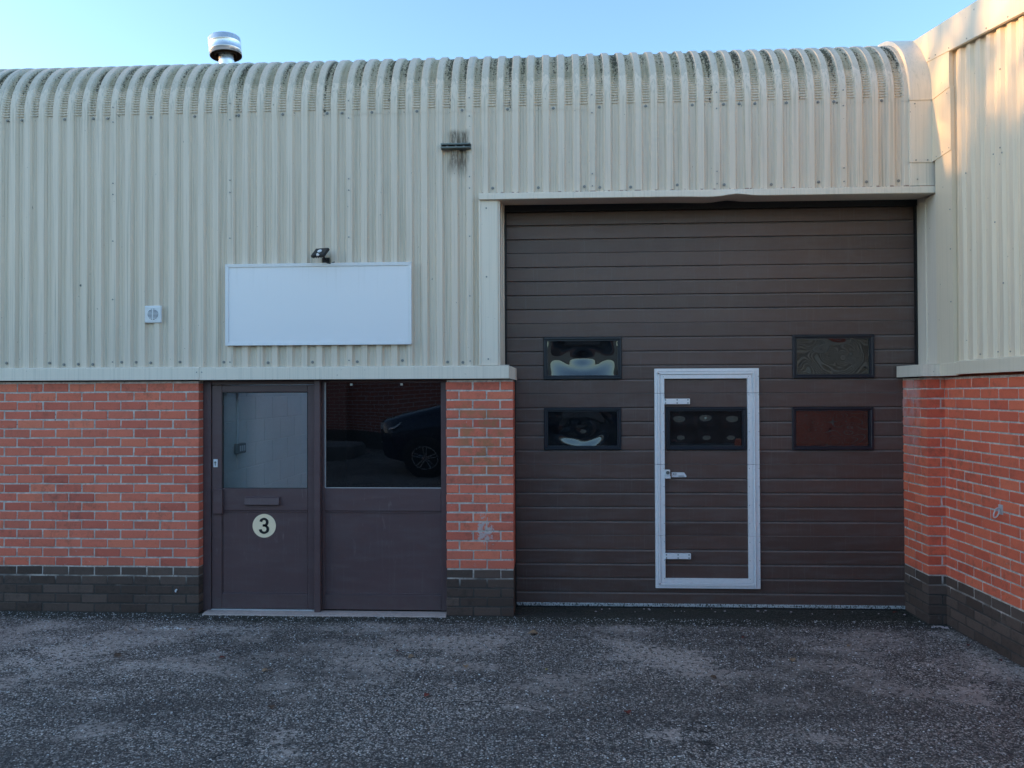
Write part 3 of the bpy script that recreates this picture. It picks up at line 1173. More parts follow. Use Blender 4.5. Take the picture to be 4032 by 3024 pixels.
for a in ((.162, .170, 1.028, 1.840), (.890, .898, 1.028, 1.840)):
    mb.box(a[0], a[1], FY + .006, FY + .017, a[2], a[3])
mb.box(.170, .890, FY + .006, FY + .017, 1.832, 1.840); mb.box(.170, .890, FY + .006, FY + .017, 1.028, 1.033)
mb.build('glazing_bead', 'black', door)
# letter plate with hooded flap
mb = MB()
mb.box(.362, .668, FY - .005, FY + .004, .888, .962, .002)
mb.prism_x([(FY - .004, .958), (FY - .022, .950), (FY - .030, .897), (FY - .024, .893), (FY - .004, .897)], .367, .660)
mb.build('letter_plate', 'door', door)
mb = MB(); mb.box(.099, .176, FY - .028, FY + .004, .818, 1.024, .003); mb.build('latch_guard', 'door', door)
mb = MB()
mb.box(.090, .127, FY - .006, FY + .002, 1.207, 1.275, .003)
mb.cur = 1
mb.disc((.1085, FY - .006, 1.248), .0085, 'y', .004, 16)
mb.box(.1055, .1115, FY - .011, FY - .006, 1.222, 1.246, .001)
mb.build('lock_plate', ['white_plastic', 'steel_dirty'], door)
mb = MB(); mb.disc((.522, FY + .0115, .714), .0995, 'y', .003, 64); disc = mb.build('number_disc', 'cream', door)


# the digit: thick stroked outline of a grotesque 3
def stroke(path, wid):
    P = [Vector(p) for p in path]
    L, R = [], []
    for i, p in enumerate(P):
        d = (P[min(i + 1, len(P) - 1)] - P[max(i - 1, 0)]).normalized()
        nrm = Vector((-d.y, d.x))
        wd = wid[i] if isinstance(wid, list) else wid
        L.append(p + nrm * wd / 2); R.append(p - nrm * wd / 2)
    return L, R


def arc(cx, cz, rx, rz, a0, a1, n=18):
    return [(cx + rx * math.cos(math.radians(a0 + (a1 - a0) * i / n)), cz + rz * math.sin(math.radians(a0 + (a1 - a0) * i / n))) for i in range(n + 1)]


mb = MB()
y0, y1 = FY + .0085 - .0022, FY + .0086
for path, wd in ((arc(-.001, .0305, .0275, .0275, 172, -88, 26) + [(-.012, .003)], None),
                 ([(-.012, .003)] + arc(-.001, -.0275, .0325, .0305, 88, -176, 28), None)):
    wl = []
    for i in range(len(path)):
        px, pz = path[i]
        wl.append(.0195 if abs(pz) < .012 or abs(pz) > .048 else .0235)
    L, R = stroke(path, wl)
    for i in range(len(path) - 1):
        a, b, c_, d = L[i], L[i + 1], R[i + 1], R[i]
        T = lambda p, yy: (.522 + p.x, yy, .714 + p.y)
        mb.q(T(a, y0), T(b, y0), T(c_, y0), T(d, y0))
        mb.q(T(a, y0), T(b, y0), T(b, y1), T(a, y1)); mb.q(T(d, y0), T(c_, y0), T(c_, y1), T(d, y1))
tag(mb.build('digit', 'ink', door), 'black number 3 on a cream disc')
mb = MB(); mb.box(.075, .962, FY - .012, .12, -.004, .0165, .002); mb.build('threshold', 'galv', door)

# side panel with the dark fixed window
mb = MB()
mb.box(1.018, 1.040, FY + .002, .15, .018, 1.918, .003)
mb.box(2.022, 2.076, FY, .15, .018, 1.918, .003)
mb.box(1.040, 2.022, FY + .001, .125, .842, 1.032, .004)
mb.box(1.040, 2.022, FY + .001, .125, .020, .146, .004)
mb.box(1.0405, 2.0215, FY + .012, .115, .144, .844, 0)
mb.box(1.045, 2.017, FY + .005, FY + .014, .826, .838, .003)
mb.box(1.045, 2.017, FY + .004, FY + .014, .148, .157, .003)
win = mb.build('side_window', 'door', unit)
mb = MB()
xs_ = np.linspace(1.038, 2.024, 17); zs_ = np.linspace(1.030, 1.920, 13)
i0 = 0
for z in zs_:
    for x in xs_:
        mb.v.append((x, FY + .020 + .0007 * math.sin(x * 5.1 + z * 2.2) + .0004 * math.sin(z * 9 + x * 3), z))
for j in range(12):
    for i in range(16):
        a = j * 17 + i
        mb.f.append((a, a + 1, a + 18, a + 17)); mb.mi.append(0)
mb.build('pane', 'glass_dark', win, smooth=True)
mb = MB()
mb.box(1.0405, 1.047, FY + .006, FY + .017, 1.033, 1.917)
mb.box(1.047, 2.021, FY + .006, FY + .017, 1.0325, 1.037)
mb.build('glazing_bead', 'galv', win)
for xx in (1.255, 1.680):
    mb = MB(); mb.box(xx, xx + .02, FY + .009, FY + .017, 1.890, 1.908, .002)
    tag(mb.build('spacer_pad', 'white_plastic', win))
mb = MB()
mb.prism_x([(-.045, -.03), (-.030, .004), (.02, .010), (.10, .008), (.14, -.03)], .045, 2.074)
mb.build('door_sill', 'conc', unit)

# switch box and conduit on the lobby wall
sw = empty('switch_box', (.16, .45, 1.33), 'grey triple switch box on the white block wall seen through the door glass', 'switch')
mb = MB(); mb.box(.143, .185, .375, .545, 1.295, 1.385, .006); mb.build('box', 'grey_plastic', sw)
for k in range(3):
    mb = MB(); mb.box(.185, .190, .40 + k * .045, .425 + k * .045, 1.315, 1.365, .002); mb.build('rocker', 'white_plastic', sw)
cn = MB(); cn.tube([(.152, .435, 1.385), (.152, .435, 1.60), (.152, .435, 2.44)], .0095, 8)
cn.box(.143, .165, .42, .45, 1.60, 1.63, .003)
tag(cn.build('conduit', 'white_plastic', None), 'white conduit rising from the switch box behind the door glass', 'conduit')

# ------------------------------------------------------------------ sectional roller door
DY = .318
DX0, DX1 = 2.545, 5.992
ZB, ZP = .008, .1206
mb = MB()
mb.box(DX0, DX1, DY + .03, DY + .045, .03, 1.30, 0)
mb.box(DX0, 2.89, DY + .03, DY + .045, 1.30, 2.33, 0)
mb.box(3.53, 3.925, DY + .03, DY + .045, 1.30, 2.33, 0)
mb.box(4.58, 4.98, DY + .03, DY + .045, 1.30, 2.33, 0)
mb.box(5.63, DX1, DY + .03, DY + .045, 1.30, 2.33, 0)
mb.box(3.925, 4.58, DY + .03, DY + .045, 1.70, 2.33, 0)
mb.box(2.89, 3.53, DY + .03, DY + .045, 1.69, 1.94, 0)
mb.box(4.98, 5.63, DY + .03, DY + .045, 1.69, 1.94, 0)
mb.box(DX0, DX1, DY + .03, DY + .045, 2.33, 3.55, 0)
rdoor = mb.build('roller_door', 'black', unit)


def slat(parent, x0, x1, row, top_joint=False, bot_joint=False):
    z0 = ZB + ZP * row if row else .032
    z1 = ZB + ZP * (row + 1)
    ct = .006 if top_joint else .017
    cdp = .004 if top_joint else .010
    cb = .0015 if bot_joint else .0025
    j = random.uniform(-.0006, .0006)
    y = DY + j
    gap = .0015 if top_joint else .0035
    prof = [(y + .03, z0), (y + .0015, z0 + .0003), (y, z0 + cb), (y, z1 - ct), (y + cdp, z1 - gap), (y + .03, z1 - gap - .001)]
    mb = MB()
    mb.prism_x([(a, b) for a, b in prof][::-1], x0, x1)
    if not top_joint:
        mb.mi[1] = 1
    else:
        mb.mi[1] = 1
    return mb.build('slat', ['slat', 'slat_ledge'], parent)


WINS = [(2.875, 3.541, 16, 1.937, 2.300, 1), (2.877, 3.534, 11, 1.335, 1.696, 2), (4.972, 5.646, 16, 1.937, 2.304, 3), (4.964, 5.635, 11, 1.333, 1.695, 4)]
WX = (3.911, 4.585, 11, 1.334, 1.696, 5)
for row in range(0, 29):
    cuts = []
    for a, b, r0_, *_ in WINS:
        if r0_ <= row < r0_ + 3:
            cuts.append((a + .02, b - .02))
    if 2 <= row <= 15:
        cuts.append((3.83, 4.67))
    x = DX0
    for a, b in sorted(cuts) + [(DX1, None)]:
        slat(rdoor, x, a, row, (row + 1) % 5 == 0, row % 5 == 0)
        x = b
mb = MB(); mb.box(2.60, 5.94, DY - .006, DY + .02, .006, .0335, .003); mb.build('bottom_rail', 'strip', rdoor)
mb = MB(); mb.box(2.60, 5.94, DY - .002, DY + .02, -.03, .0055); mb.build('rubber_seal', 'black', rdoor)
mb = MB(); mb.box(2.547, 2.562, .28, DY - .002, 2.0, 3.5); mb.box(5.978, 5.990, .28, DY - .002, 0, 3.5); mb.box(2.630, 2.636, .27, DY - .001, 0.0, 2.0, 0); mb.build('edge_seal', 'black', rdoor)
mb = MB(); mb.box(2.55, 5.99, .27, DY - .003, 3.372, 3.5); mb.build('head_seal', 'black', rdoor)


def pane_shape(k, u, v):
    """bulge of a warped acrylic pane, u,v in -1..1, metres along y"""
    e = (1 - u * u) * (1 - v * v)
    r = math.sqrt(u * u * 1.6 + v * v)
    r1 = math.sqrt((u + .45) ** 2 * 2 + (v - .1) ** 2)
    r2 = math.sqrt((u - .5) ** 2 * 2 + (v + .1) ** 2)
    if k == 1:
        return .0165 * e + .0016 * math.cos(r * 7.5) * (.3 + e)
    if k == 2:
        return .0095 * e + .0013 * math.cos(r * 8.5 + .6) + .0006 * math.cos(r1 * 10)
    if k == 3:
        return .0016 * math.cos(r1 * 5.2) * e + .0014 * math.cos(r2 * 6.1 + .5) * e + .011 * e
    if k == 4:
        return .0022 * e + .0007 * math.cos(r1 * 7) + .0005 * math.cos(r2 * 9)
    t = 0
    for a, b in ((-.72, .8), (.0, .85), (.72, .8), (-.68, -.8), (.02, -.8), (.68, -.8)):
        t += (.0055 if b > 0 else -.0060) * math.exp(-((u - a) / .24) ** 2 - ((v - b) / .38) ** 2)
    return t


def door_window(parent, a, b, z0, z1, k, y=DY):
    f = MB()
    w_ = .024
    for (p, q, r_, s_) in ((a, b, z1 - w_, z1), (a, b, z0, z0 + w_)):
        f.box(p, q, y - .016, y + .01, r_, s_, .005)
    for (p, q) in ((a, a + w_), (b - w_, b)):
        f.box(p, q, y - .0155, y + .01, z0 + w_ - .004, z1 - w_ + .004, .005)
    i = .034
    f.box(a + w_, b - w_, y - .006, y + .012, z1 - i, z1 - w_); f.box(a + w_, b - w_, y - .006, y + .012, z0 + w_, z0 + i)
    f.box(a + w_, a + i, y - .0055, y + .012, z0 + i, z1 - i); f.box(b - i, b - w_, y - .0055, y + .012, z0 + i, z1 - i)
    fo = f.build('window_frame', 'navy', parent)
    mb = MB()
    nu, nv = 48, 28
    for j in range(nv + 1):
        for i_ in range(nu + 1):
            u = -1 + 2 * i_ / nu; v = -1 + 2 * j / nv
            mb.v.append((a + .028 + (b - a - .056) * i_ / nu, y + .012 + pane_shape(k, u, v), z0 + .028 + (z1 - z0 - .056) * j / nv))
    for j in range(nv):
        for i_ in range(nu):
            q = j * (nu + 1) + i_
            mb.f.append((q, q + 1, q + nu + 2, q + nu + 1)); mb.mi.append(0)
    mb.build('pane', 'acrylic', parent, smooth=True)


for a, b, r0_, z0, z1, k in WINS:
    door_window(rdoor, a, b, z0, z1, k)

# wicket door
WF = MB()
y = DY
segz = [.169, ZB + ZP * 5, ZB + ZP * 10, ZB + ZP * 15, 2.022]
for s0, s1 in zip(segz[:-1], segz[1:]):
    s1g = s1 - .0025
    WF.box(3.815, 3.838, y - .022, y, s0, s1g, .0015)
    WF.box(3.839, 3.858, y - .030, y, s0 + (.03 if s0 < .2 else 0), s1g - (.03 if s1 > 2 else 0), .002)
    WF.box(3.860, 3.897, y - .024, y + .004, s0 + (.06 if s0 < .2 else 0), s1g - (.07 if s1 > 2 else 0), .002)
    WF.box(4.592, 4.628, y - .024, y + .004, s0 + (.06 if s0 < .2 else 0), s1g - (.07 if s1 > 2 else 0), .002)
    WF.box(4.630, 4.640, y - .018, y, s0, s1g, .001)
    WF.box(4.641, 4.652, y - .034, y, s0 + (.01 if s0 < .2 else 0), s1g - (.02 if s1 > 2 else 0), .003)
    WF.box(4.654, 4.688, y - .022, y, s0, s1g, .0015)
WF.box(3.8155, 4.6875, y - .0225, y, 2.000, 2.024, .0015)
WF.box(3.839, 4.640, y - .030, y, 1.975, 1.998, .002)
WF.box(3.862, 4.626, y - .0245, y + .004, 1.938, 1.972, .002)
WF.box(3.8155, 4.6875, y - .0225, y, .168, .188, .0015)
WF.box(3.839, 4.640, y - .030, y, .190, .212, .002)
WF.box(3.862, 4.626, y - .0245, y + .004, .214, .250, .002)
wick = WF.build('wicket_door', 'whitewick', unit)
for row in range(2, 16):
    if WX[2] <= row < WX[2] + 3:
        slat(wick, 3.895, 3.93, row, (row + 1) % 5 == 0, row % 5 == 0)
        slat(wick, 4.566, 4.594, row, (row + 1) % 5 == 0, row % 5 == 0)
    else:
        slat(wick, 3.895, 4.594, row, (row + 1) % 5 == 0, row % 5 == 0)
door_window(wick, WX[0], WX[1], WX[3], WX[4], 5)
for z0 in (1.722, .415):
    mb = MB(); mb.box(3.892, 4.110, y - .030, y - .001, z0, z0 + .047, .002)
    mb.cur = 1
    for xx in (3.905, 4.002, 4.093):
        for zz in (z0 + .010, z0 + .037):
            mb.disc((xx, y - .030, zz), .0055, 'y', .003, 8)
    mb.build('hinge', ['whitewick', 'steel_dirty'], wick)
mb = MB()
mb.box(3.898, 3.940, y - .036, y, 1.118, 1.168, .003); mb.box(3.8985, 3.9425, y - .044, y, 1.094, 1.117, .003)
mb.cur = 1
mb.disc((3.919, y - .036, 1.145), .0145, 'y', .005, 24)
mb.build('lock', ['white_plastic', 'steel_dirty'], wick)
mb = MB()
mb.v = [(3.957, y - .003, 1.145), (3.957, y - .003, 1.103), (4.076, y - .003, 1.1035), (4.082, y - .003, 1.108), (4.080, y - .003, 1.116), (4.062, y - .003, 1.143)]
mb.v += [(a, y, c_) for a, _, c_ in mb.v]
mb.f = [(0, 1, 2, 3, 4, 5)] + [(i, (i + 1) % 6 + 0, (i + 1) % 6 + 6, i + 6) for i in range(6)]
mb.mi = [0] * 7
st_ = mb.build('sticker', 'white_plastic', wick)
tb = MB()
T0 = Vector((3.969, y - .0036, 1.121))


def seg2(a, b, wd=.0024):
    L, R = stroke([a, b], wd)
    tb.q(*[(T0.x + p.x, T0.y, T0.z + p.y) for p in (L[0], R[0], R[1], L[1])])


seg2((0, 0), (0, .018)); seg2((.001, .008), (.011, .018)); seg2((.003, .010), (.012, 0))
seg2((.017, 0), (.017, .018)); seg2((.017, .0175), (.024, .0165)); seg2((.024, .0165), (.0275, .009)); seg2((.0275, .009), (.024, .001)); seg2((.024, .001), (.017, .001))
for yy, x0_, n_ in ((-.006, .047, 6), (-.013, .045, 7)):
    for q_ in range(n_):
        seg2((x0_ + q_ * .0075, yy), (x0_ + q_ * .0075 + .0055, yy), .0036)
tb.build('print', 'ink', wick)
wsc = MB()
for z in np.arange(.25, 1.98, .155):
    for xx in (3.889, 4.602, 4.682):
        wsc.disc((xx, y - .024 if xx < 4.65 else y - .022, z), .0032, 'y', .002, 6)
tag(wsc.build('rivet_heads', 'screw', wick), kind='stuff')

# ------------------------------------------------------------------ neighbouring unit on the right
nb = empty('neighbouring_unit', (6.1, -1, 0), 'projecting wing of cream ribbed metal and red brick at the right, sunlit on top', 'building')
XR = 6.013
PYF = -.09
YEND = -4.2
mb = MB()
mb.box(XR + .0045, XR + .25, YEND, .4, -.05, TOP)
rwall = mb.build('brick_wall', 'mortar', nb)


def add_brick_y(parent, x0, x1, y0, y1, row, mat):
    z = (row - .5) * C
    me = brick_mesh(y1 - y0, x1 - x0, C - .0105, mat, random.randrange(5))
    o = bpy.data.objects.new('brick', me)
    link(o, parent, ((x0 + x1) / 2 + random.uniform(-.0015, .0015), (y0 + y1) / 2, z + random.uniform(-.0012, .0012)))
    o.rotation_euler = (random.uniform(-.004, .004), 0, math.pi / 2)
    return o


sr, sb_ = MB(), MB()
for row in range(1, 26):
    odd = row % 2
    yy = -.03 if odd else .055
    # joints: odd rows at -.257, even rows at -.15
    j = -.257 if odd else -.145
    edges = [(max(j + .005, -.6), PYF + .0)]
    a = j - .005
    if edges[0][0] < PYF - .02:
        add_brick_y(rwall, XR, XR + .1, edges[0][0], PYF - .001, row, bmat(row, True))
    y1_ = a
    while y1_ > YEND:
        y0_ = max(y1_ - .215, YEND)
        if y1_ > -1.5:
            add_brick_y(rwall, XR, XR + .1, y0_, y1_, row, bmat(row, True))
        else:
            (sb_ if row <= 5 else sr).box(XR, XR + .1, y0_, y1_, (row - 1) * C + .005, row * C - .005)
        y1_ = y0_ - .01
tag(sr.build('red_brickwork', 'red_side', rwall), kind='stuff')
tag(sb_.build('dark_brickwork', 'blue', rwall), kind='stuff')

mb = MB()
PLX = 5.878
mb.box(PLX + .0045, XR + .02, PYF + .0045, .42, -.05, TOP)
rp = mb.build('brick_pier', 'mortar', nb)
for row in range(1, 26):
    mt = bmat(row, True)
    if row % 2:
        add_brick_y(rp, PLX, PLX + .1025, PYF, PYF + .215, row, mt)
        add_brick_y(rp, PLX, PLX + .1, PYF + .225, .40, row, mt)
        add_brick(rp, PLX + .1125, XR + .006, PYF + .002, PYF + .1, row, mt)
    else:
        add_brick(rp, PLX, XR + .006, PYF, PYF + .1025, row, mt)
        add_brick_y(rp, PLX, PLX + .1, PYF + .1125, PYF + .3275, row, mt)
        add_brick_y(rp, PLX, PLX + .1, PYF + .3375, .42, row, mt)

# flashing around the pier head and along the side wall
mb = MB()
z0, z1 = 1.940, 2.033
cx, cyf = 5.822, -.152
wx_ = 5.953
pth = [(cx, .30), (cx, cyf), (wx_, cyf), (wx_, YEND)]
def strip(mb, p, q, z0a, z1a, z0b, z1b):
    mb.q((p[0], p[1], z1a), (p[0], p[1], z0a), (q[0], q[1], z0b), (q[0], q[1], z1b))
strip(mb, pth[0], pth[1], z0, z1, z0, z1 - .0)
strip(mb, pth[1], pth[2], z0, z1, z0, z1)
mb.q((cx, .30, z1), (cx, cyf, z1), (XR + .02, cyf, z1 + .006), (XR + .02, .30, z1 + .012))
mb.q((cx, .30, z0), (XR, .30, z0 + .01), (XR, cyf, z0 + .01), (cx, cyf, z0))
mb.build('drip_flashing', 'flash', nb)
def side_drip(ya, yb, z0, z1, xf):
    mb = MB()
    pr = [(XR + .01, z1 + .014), (xf + .006, z1), (xf, z1 - .004), (xf, z0), (xf + .012, z0 - .002), (xf + .012, z0 + .004), (XR + .01, z0 + .012)]
    n = len(pr)
    mb.v = [(a, ya, b) for a, b in pr] + [(a, yb, b) for a, b in pr]
    mb.f = [(k, (k + 1) % n, n + (k + 1) % n, n + k) for k in range(n)] + [tuple(range(n))[::-1], tuple(range(n, 2 * n))]
    mb.mi = [0] * len(mb.f)
    return mb.build('drip_flashing', 'flash_side', nb)
side_drip(-.153, -.395, 1.941, 2.038, wx_)
side_drip(-.392, YEND, 1.950, 2.045, wx_ - .002)

# ribbed side sheets, ribs run vertically and face -X
def side_sheet(ya, yb):
    """ya > yb; built in a mapped frame: profile coordinate s grows towards the camera"""
    mb = MB()
    s0, s1 = -ya, -yb
    cols = [(s, d) for s, d in prof_cols(s0 + .11, s1 + .11)]
    nr = 26
    base = len(mb.v)
    for j in range(nr + 1):
        for s, d in cols:
            yy = -(s - .11)
            z = 2.035 + (4.47 + .17 * yy - 2.035) * j / nr
            mb.v.append((XR - .030 + d * .75 + wav(yy * 1.3, z, 4.2), yy, z))
    n = len(cols)
    for j in range(nr):
        for i in range(n - 1):
            a = base + j * n + i
            mb.f.append((a, a + n, a + n + 1, a + 1)); mb.mi.append(0)
    return mb.build('cladding_sheet', 'clad_side', nb)


for ya, yb in ((-.30, -1.0), (-1.0, -2.0), (-2.0, -3.0), (-3.0, YEND)):
    side_sheet(ya, yb)
ss = MB()
# corner trim on the side wall: three lapped pieces, then the curved gap and the verge
def side_trim(z0a, z1a, z0b, z1b, ya, yb, xf):
    mb = MB()
    for (p, q) in (((xf, ya), (xf, yb)), ((xf, yb), (xf + .028, yb)), ((xf + .028, yb), (xf + .028, ya))):
        za0 = z0a if p[1] == ya else z0b; za1 = z1a if p[1] == ya else z1b
        zb0 = z0a if q[1] == ya else z0b; zb1 = z1a if q[1] == ya else z1b
        mb.q((p[0], p[1], za1), (p[0], p[1], za0), (q[0], q[1], zb0), (q[0], q[1], zb1))
    mb.q((xf, ya, z0a), (xf + .012, ya, z0a + .001), (xf + .012, yb, z0b + .001), (xf, yb, z0b))
    return mb.build('corner_flashing', 'flash_side', nb)


TY0, TY1 = -.055, -.338
side_trim(2.035, 3.642, 2.040, 3.650, TY0 - .035, TY1, XR - .050)
side_trim(3.636, 4.132, 3.644, 4.126, TY0, TY1 - .001, XR - .056)
side_trim(4.126, 4.60, 4.120, 4.42, .10, TY1 + .002, XR - .0615)
for z in (2.9, 3.2, 2.5):
    ss.disc((XR - .050, TY1 + .03, z), .0055, 'x', .003, 8)
for (yy, z) in ((-.12, 3.66), (-.22, 3.665), (-.31, 3.668), (-.10, 4.15), (-.17, 4.148), (-.25, 4.146), (-.32, 4.145), (-.29, 4.09)):
    ss.disc((XR - .053, yy, z), .005, 'x', .004, 8)
# verge flashing
mb = MB()
def vl(y): return 4.452 + .176 * y
def vu(y): return 4.688 + .156 * y
xv = XR - .068
ysv = [12, 4, 1, .3, 0, -.4, -.8, -1.2, -1.34]
for a, b in zip(ysv[:-1], ysv[1:]):
    mb.q((xv, a, vl(a)), (xv, a, vu(a)), (xv, b, vu(b)), (xv, b, vl(b)))
    mb.q((xv, a, vl(a)), (xv, b, vl(b)), (xv + .02, b, vl(b) - .004), (xv + .02, a, vl(a) - .004))
    mb.q((xv, a, vu(a)), (xv + .30, a, vu(a) + .012), (xv + .30, b, vu(b) + .012), (xv, b, vu(b)))
mb.build('verge_flashing', 'flash_side', nb)
mb = MB()
xv2 = xv - .003
ysv = [-1.30, -2, -3, YEND]
for a, b in zip(ysv[:-1], ysv[1:]):
    mb.q((xv2, a, vl(a)), (xv2, a, vu(a)), (xv2, b, vu(b)), (xv2, b, vl(b)))
    mb.q((xv2, a, vu(a)), (xv2 + .30, a, vu(a) + .012), (xv2 + .30, b, vu(b) + .012), (xv2, b, vu(b)))
mb.build('verge_flashing', 'flash_side', nb)
for yy in (-.05, -.15, -.35, -.6, -.85, -1.1):
    ss.disc((xv, yy, vl(yy) + .02), .005, 'x', .004, 8)
for yy, z in ((-.94, 4.0), (-.85, 3.45), (-.50, 3.42), (-.93, 3.47), (-.95, 3.43), (-.86, 2.98), (-.95, 2.55), (-.88, 2.09), (-.66, 2.085), (-1.02, 2.085)):
    ss.disc((XR - .030, yy, z), .0055, 'x', .004, 8)
tag(ss.build('screw_heads', 'screw', nb), kind='stuff')
# body and roof of the wing
mb = MB()
mb.box(XR + .06, 14, YEND + .05, 12, 0, 3.70)
mb.v += [(XR + .04, YEND, 3.6), (XR + .04, 12, 3.6), (XR + .04, 12, vl(12)), (XR + .04, YEND, vl(YEND))]
k = len(mb.v); mb.f.append((k - 4, k - 3, k - 2, k - 1)); mb.mi.append(0)
mb.build('wing_wall', 'red_side', nb)
mb = MB()
mb.q((xv + .28, 12, vu(12) - .02), (14, 12, vu(12) - .02), (14, YEND, vu(YEND) - .02), (xv + .28, YEND, vu(YEND) - .02))
mb.q((xv + .28, YEND, vu(YEND) - .02), (14, YEND, vu(YEND) - .02), (14, YEND, 3.5), (xv + .28, YEND, 3.5))
mb.build('roof', 'eave', nb)

# ------------------------------------------------------------------ things fixed to the walls
# sign board
sg = empty('sign_board', (1.03, -.05, 2.22), 'blank white sign board in a mitred frame above the entrance door', 'sign')
BX0, BX1, BZ0, BZ1, BY = .254, 1.803, 2.224, 2.897, -.066
mb = MB(); mb.box(BX0 + .012, BX1 - .012, BY + .010, BY + .030, BZ0 + .012, BZ1 - .012); mb.build('panel', 'board', sg)
fr = MB()
fwid = .026
def mitre_bar(p0, p1, q0, q1):
    fr.q((p0[0], BY, p0[1]), (p1[0], BY, p1[1]), (q1[0], BY + .002, q1[1]), (q0[0], BY + .002, q0[1]))
    fr.q((p0[0], BY, p0[1]), (p1[0], BY, p1[1]), (p1[0], BY + .036, p1[1]), (p0[0], BY + .036, p0[1]))
    fr.q((q0[0], BY + .002, q0[1]), (q1[0], BY + .002, q1[1]), (q1[0], BY + .012, q1[1]), (q0[0], BY + .012, q0[1]))
g_ = .0012
co = [(BX0, BZ0), (BX1, BZ0), (BX1, BZ1), (BX0, BZ1)]
ci = [(BX0 + fwid, BZ0 + fwid), (BX1 - fwid, BZ0 + fwid), (BX1 - fwid, BZ1 - fwid), (BX0 + fwid, BZ1 - fwid)]
for i in range(4):
    fr = MB()
    j = (i + 1) % 4
    d = Vector((co[j][0] - co[i][0], co[j][1] - co[i][1])).normalized() * g_
    mitre_bar((co[i][0] + d.x, co[i][1] + d.y), (co[j][0] - d.x, co[j][1] - d.y), (ci[i][0] + d.x, ci[i][1] + d.y), (ci[j][0] - d.x, ci[j][1] - d.y))
    fr.build('frame_bar', 'white', sg)
mb = MB(); mb.box(.5, .56, -.040, -.028, 2.26, 2.86); mb.box(1.5, 1.56, -.040, -.028, 2.26, 2.86); mb.build('mounting_rail', 'galv', sg)

# flood light
fl = empty('flood_light', (1.09, -.03, 2.95), 'small black square flood light with a sensor above the sign board', 'light')
fm = Matrix.Translation((1.072, -.135, 2.967)) @ Matrix.Rotation(math.radians(-15), 4, 'Z') @ Matrix.Rotation(math.radians(-48), 4, 'X')
def xf(mb, mat):
    mb.v = [tuple(mat @ Vector(p)) for p in mb.v]
mb = MB(); mb.box(-.062, .062, -.012, .012, -.055, .055, .005)
for k in range(5): mb.box(-.05 + k * .022, -.046 + k * .022, .012, .022, -.045, .045)
xf(mb, fm); mb.build('housing', 'black', fl)
mb = MB(); mb.box(-.056, .056, -.0135, -.012, -.049, .049); xf(mb, fm); mb.build('front_glass', 'ink', fl)
mb = MB(); mb.disc((0.0, -.0135, .002), .0185, 'y', .006, 24); mb.disc((0.0, -.0195, .002), .012, 'y', .002, 20); xf(mb, fm); mb.build('lens', 'white_plastic', fl)
mb = MB(); mb.tube([(0.008, -.012, -.052), (.008, -.024, -.055)], [.013, .009], 12); xf(mb, fm); mb.build('sensor', 'white_plastic', fl)
mb = MB(); mb.tube([(1.085, -.10, 2.945), (1.09, -.05, 2.93), (1.09, -.03, 2.925)], .007, 8); mb.box(1.06, 1.12, -.036, -.030, 2.905, 2.945); mb.build('bracket', 'black', fl)
mb = MB()
pp = [(1.083, -.11, 2.925), (1.095, -.10, 2.905), (1.115, -.085, 2.893), (1.138, -.06, 2.893), (1.158, -.035, 2.908), (1.160, -.006, 2.912)]
mb.tube(pp, .0045, 6); mb.build('cable', 'black', fl)

# extractor grille
vg = empty('vent_grille', (-.37, -.03, 2.42), 'white square extractor grille with a round louvred opening on the cladding', 'vent')
mb = MB()
vx, vz, vs = -.370, 2.491, .071
mb.box(vx - vs, vx + vs, -.044, -.028, vz - vs, vz + vs, .004)
for zz in (vz + .050, vz - .056):
    mb.box(vx - .052, vx + .052, -.0465, -.044, zz, zz + .008, .001)
for sx in (-1, 1):
    mb.box(vx + sx * .063 - .004, vx + sx * .063 + .004, -.0475, -.044, vz - .064, vz + .064, .001)
mb.build('body', 'white_plastic', vg)
mb = MB(); mb.disc((vx, -.0442, vz), .045, 'y', .0015, 36); mb.build('opening', 'black', vg)
for k in range(8):
    zz = vz - .037 + k * .0105
    hw = math.sqrt(max(0, .045 ** 2 - (zz - vz) ** 2))
    mb = MB(); mb.prism_x([(-.0505, zz - .0015), (-.046, zz + .0035), (-.0455, zz + .002), (-.050, zz - .003)], vx - hw, vx + hw)
    mb.build('slat', 'white_plastic', vg)
mb = MB(); mb.box(vx - .003, vx + .003, -.0515, -.0457, vz - .045, vz + .045); mb.build('centre_bar', 'white_plastic', vg)

# strut channel left on the cladding
bk = empty('channel_bracket', (2.17, -.035, 3.82), 'short weathered steel channel left on the cladding with dirt stains round it', 'bracket')
mb = MB()
mb.box(2.050, 2.293, -.036, -.031, 3.816, 3.860)
mb.box(2.050, 2.293, -.078, -.036, 3.852, 3.858, .001); mb.box(2.050, 2.293, -.078, -.036, 3.818, 3.824, .001)
mb.box(2.050, 2.293, -.081, -.078, 3.845, 3.858, .001); mb.box(2.050, 2.293, -.081, -.078, 3.818, 3.830, .001)
mb.build('channel', 'steel_dirty', bk)
mb = MB()
for xx in (2.10, 2.17, 2.235):
    mb.disc((xx, -.036, 3.838), .012, 'y', .01, 6); mb.tube([(xx, -.04, 3.838), (xx, -.066, 3.838)], .004, 6)
mb.build('bolts', 'galv', bk)

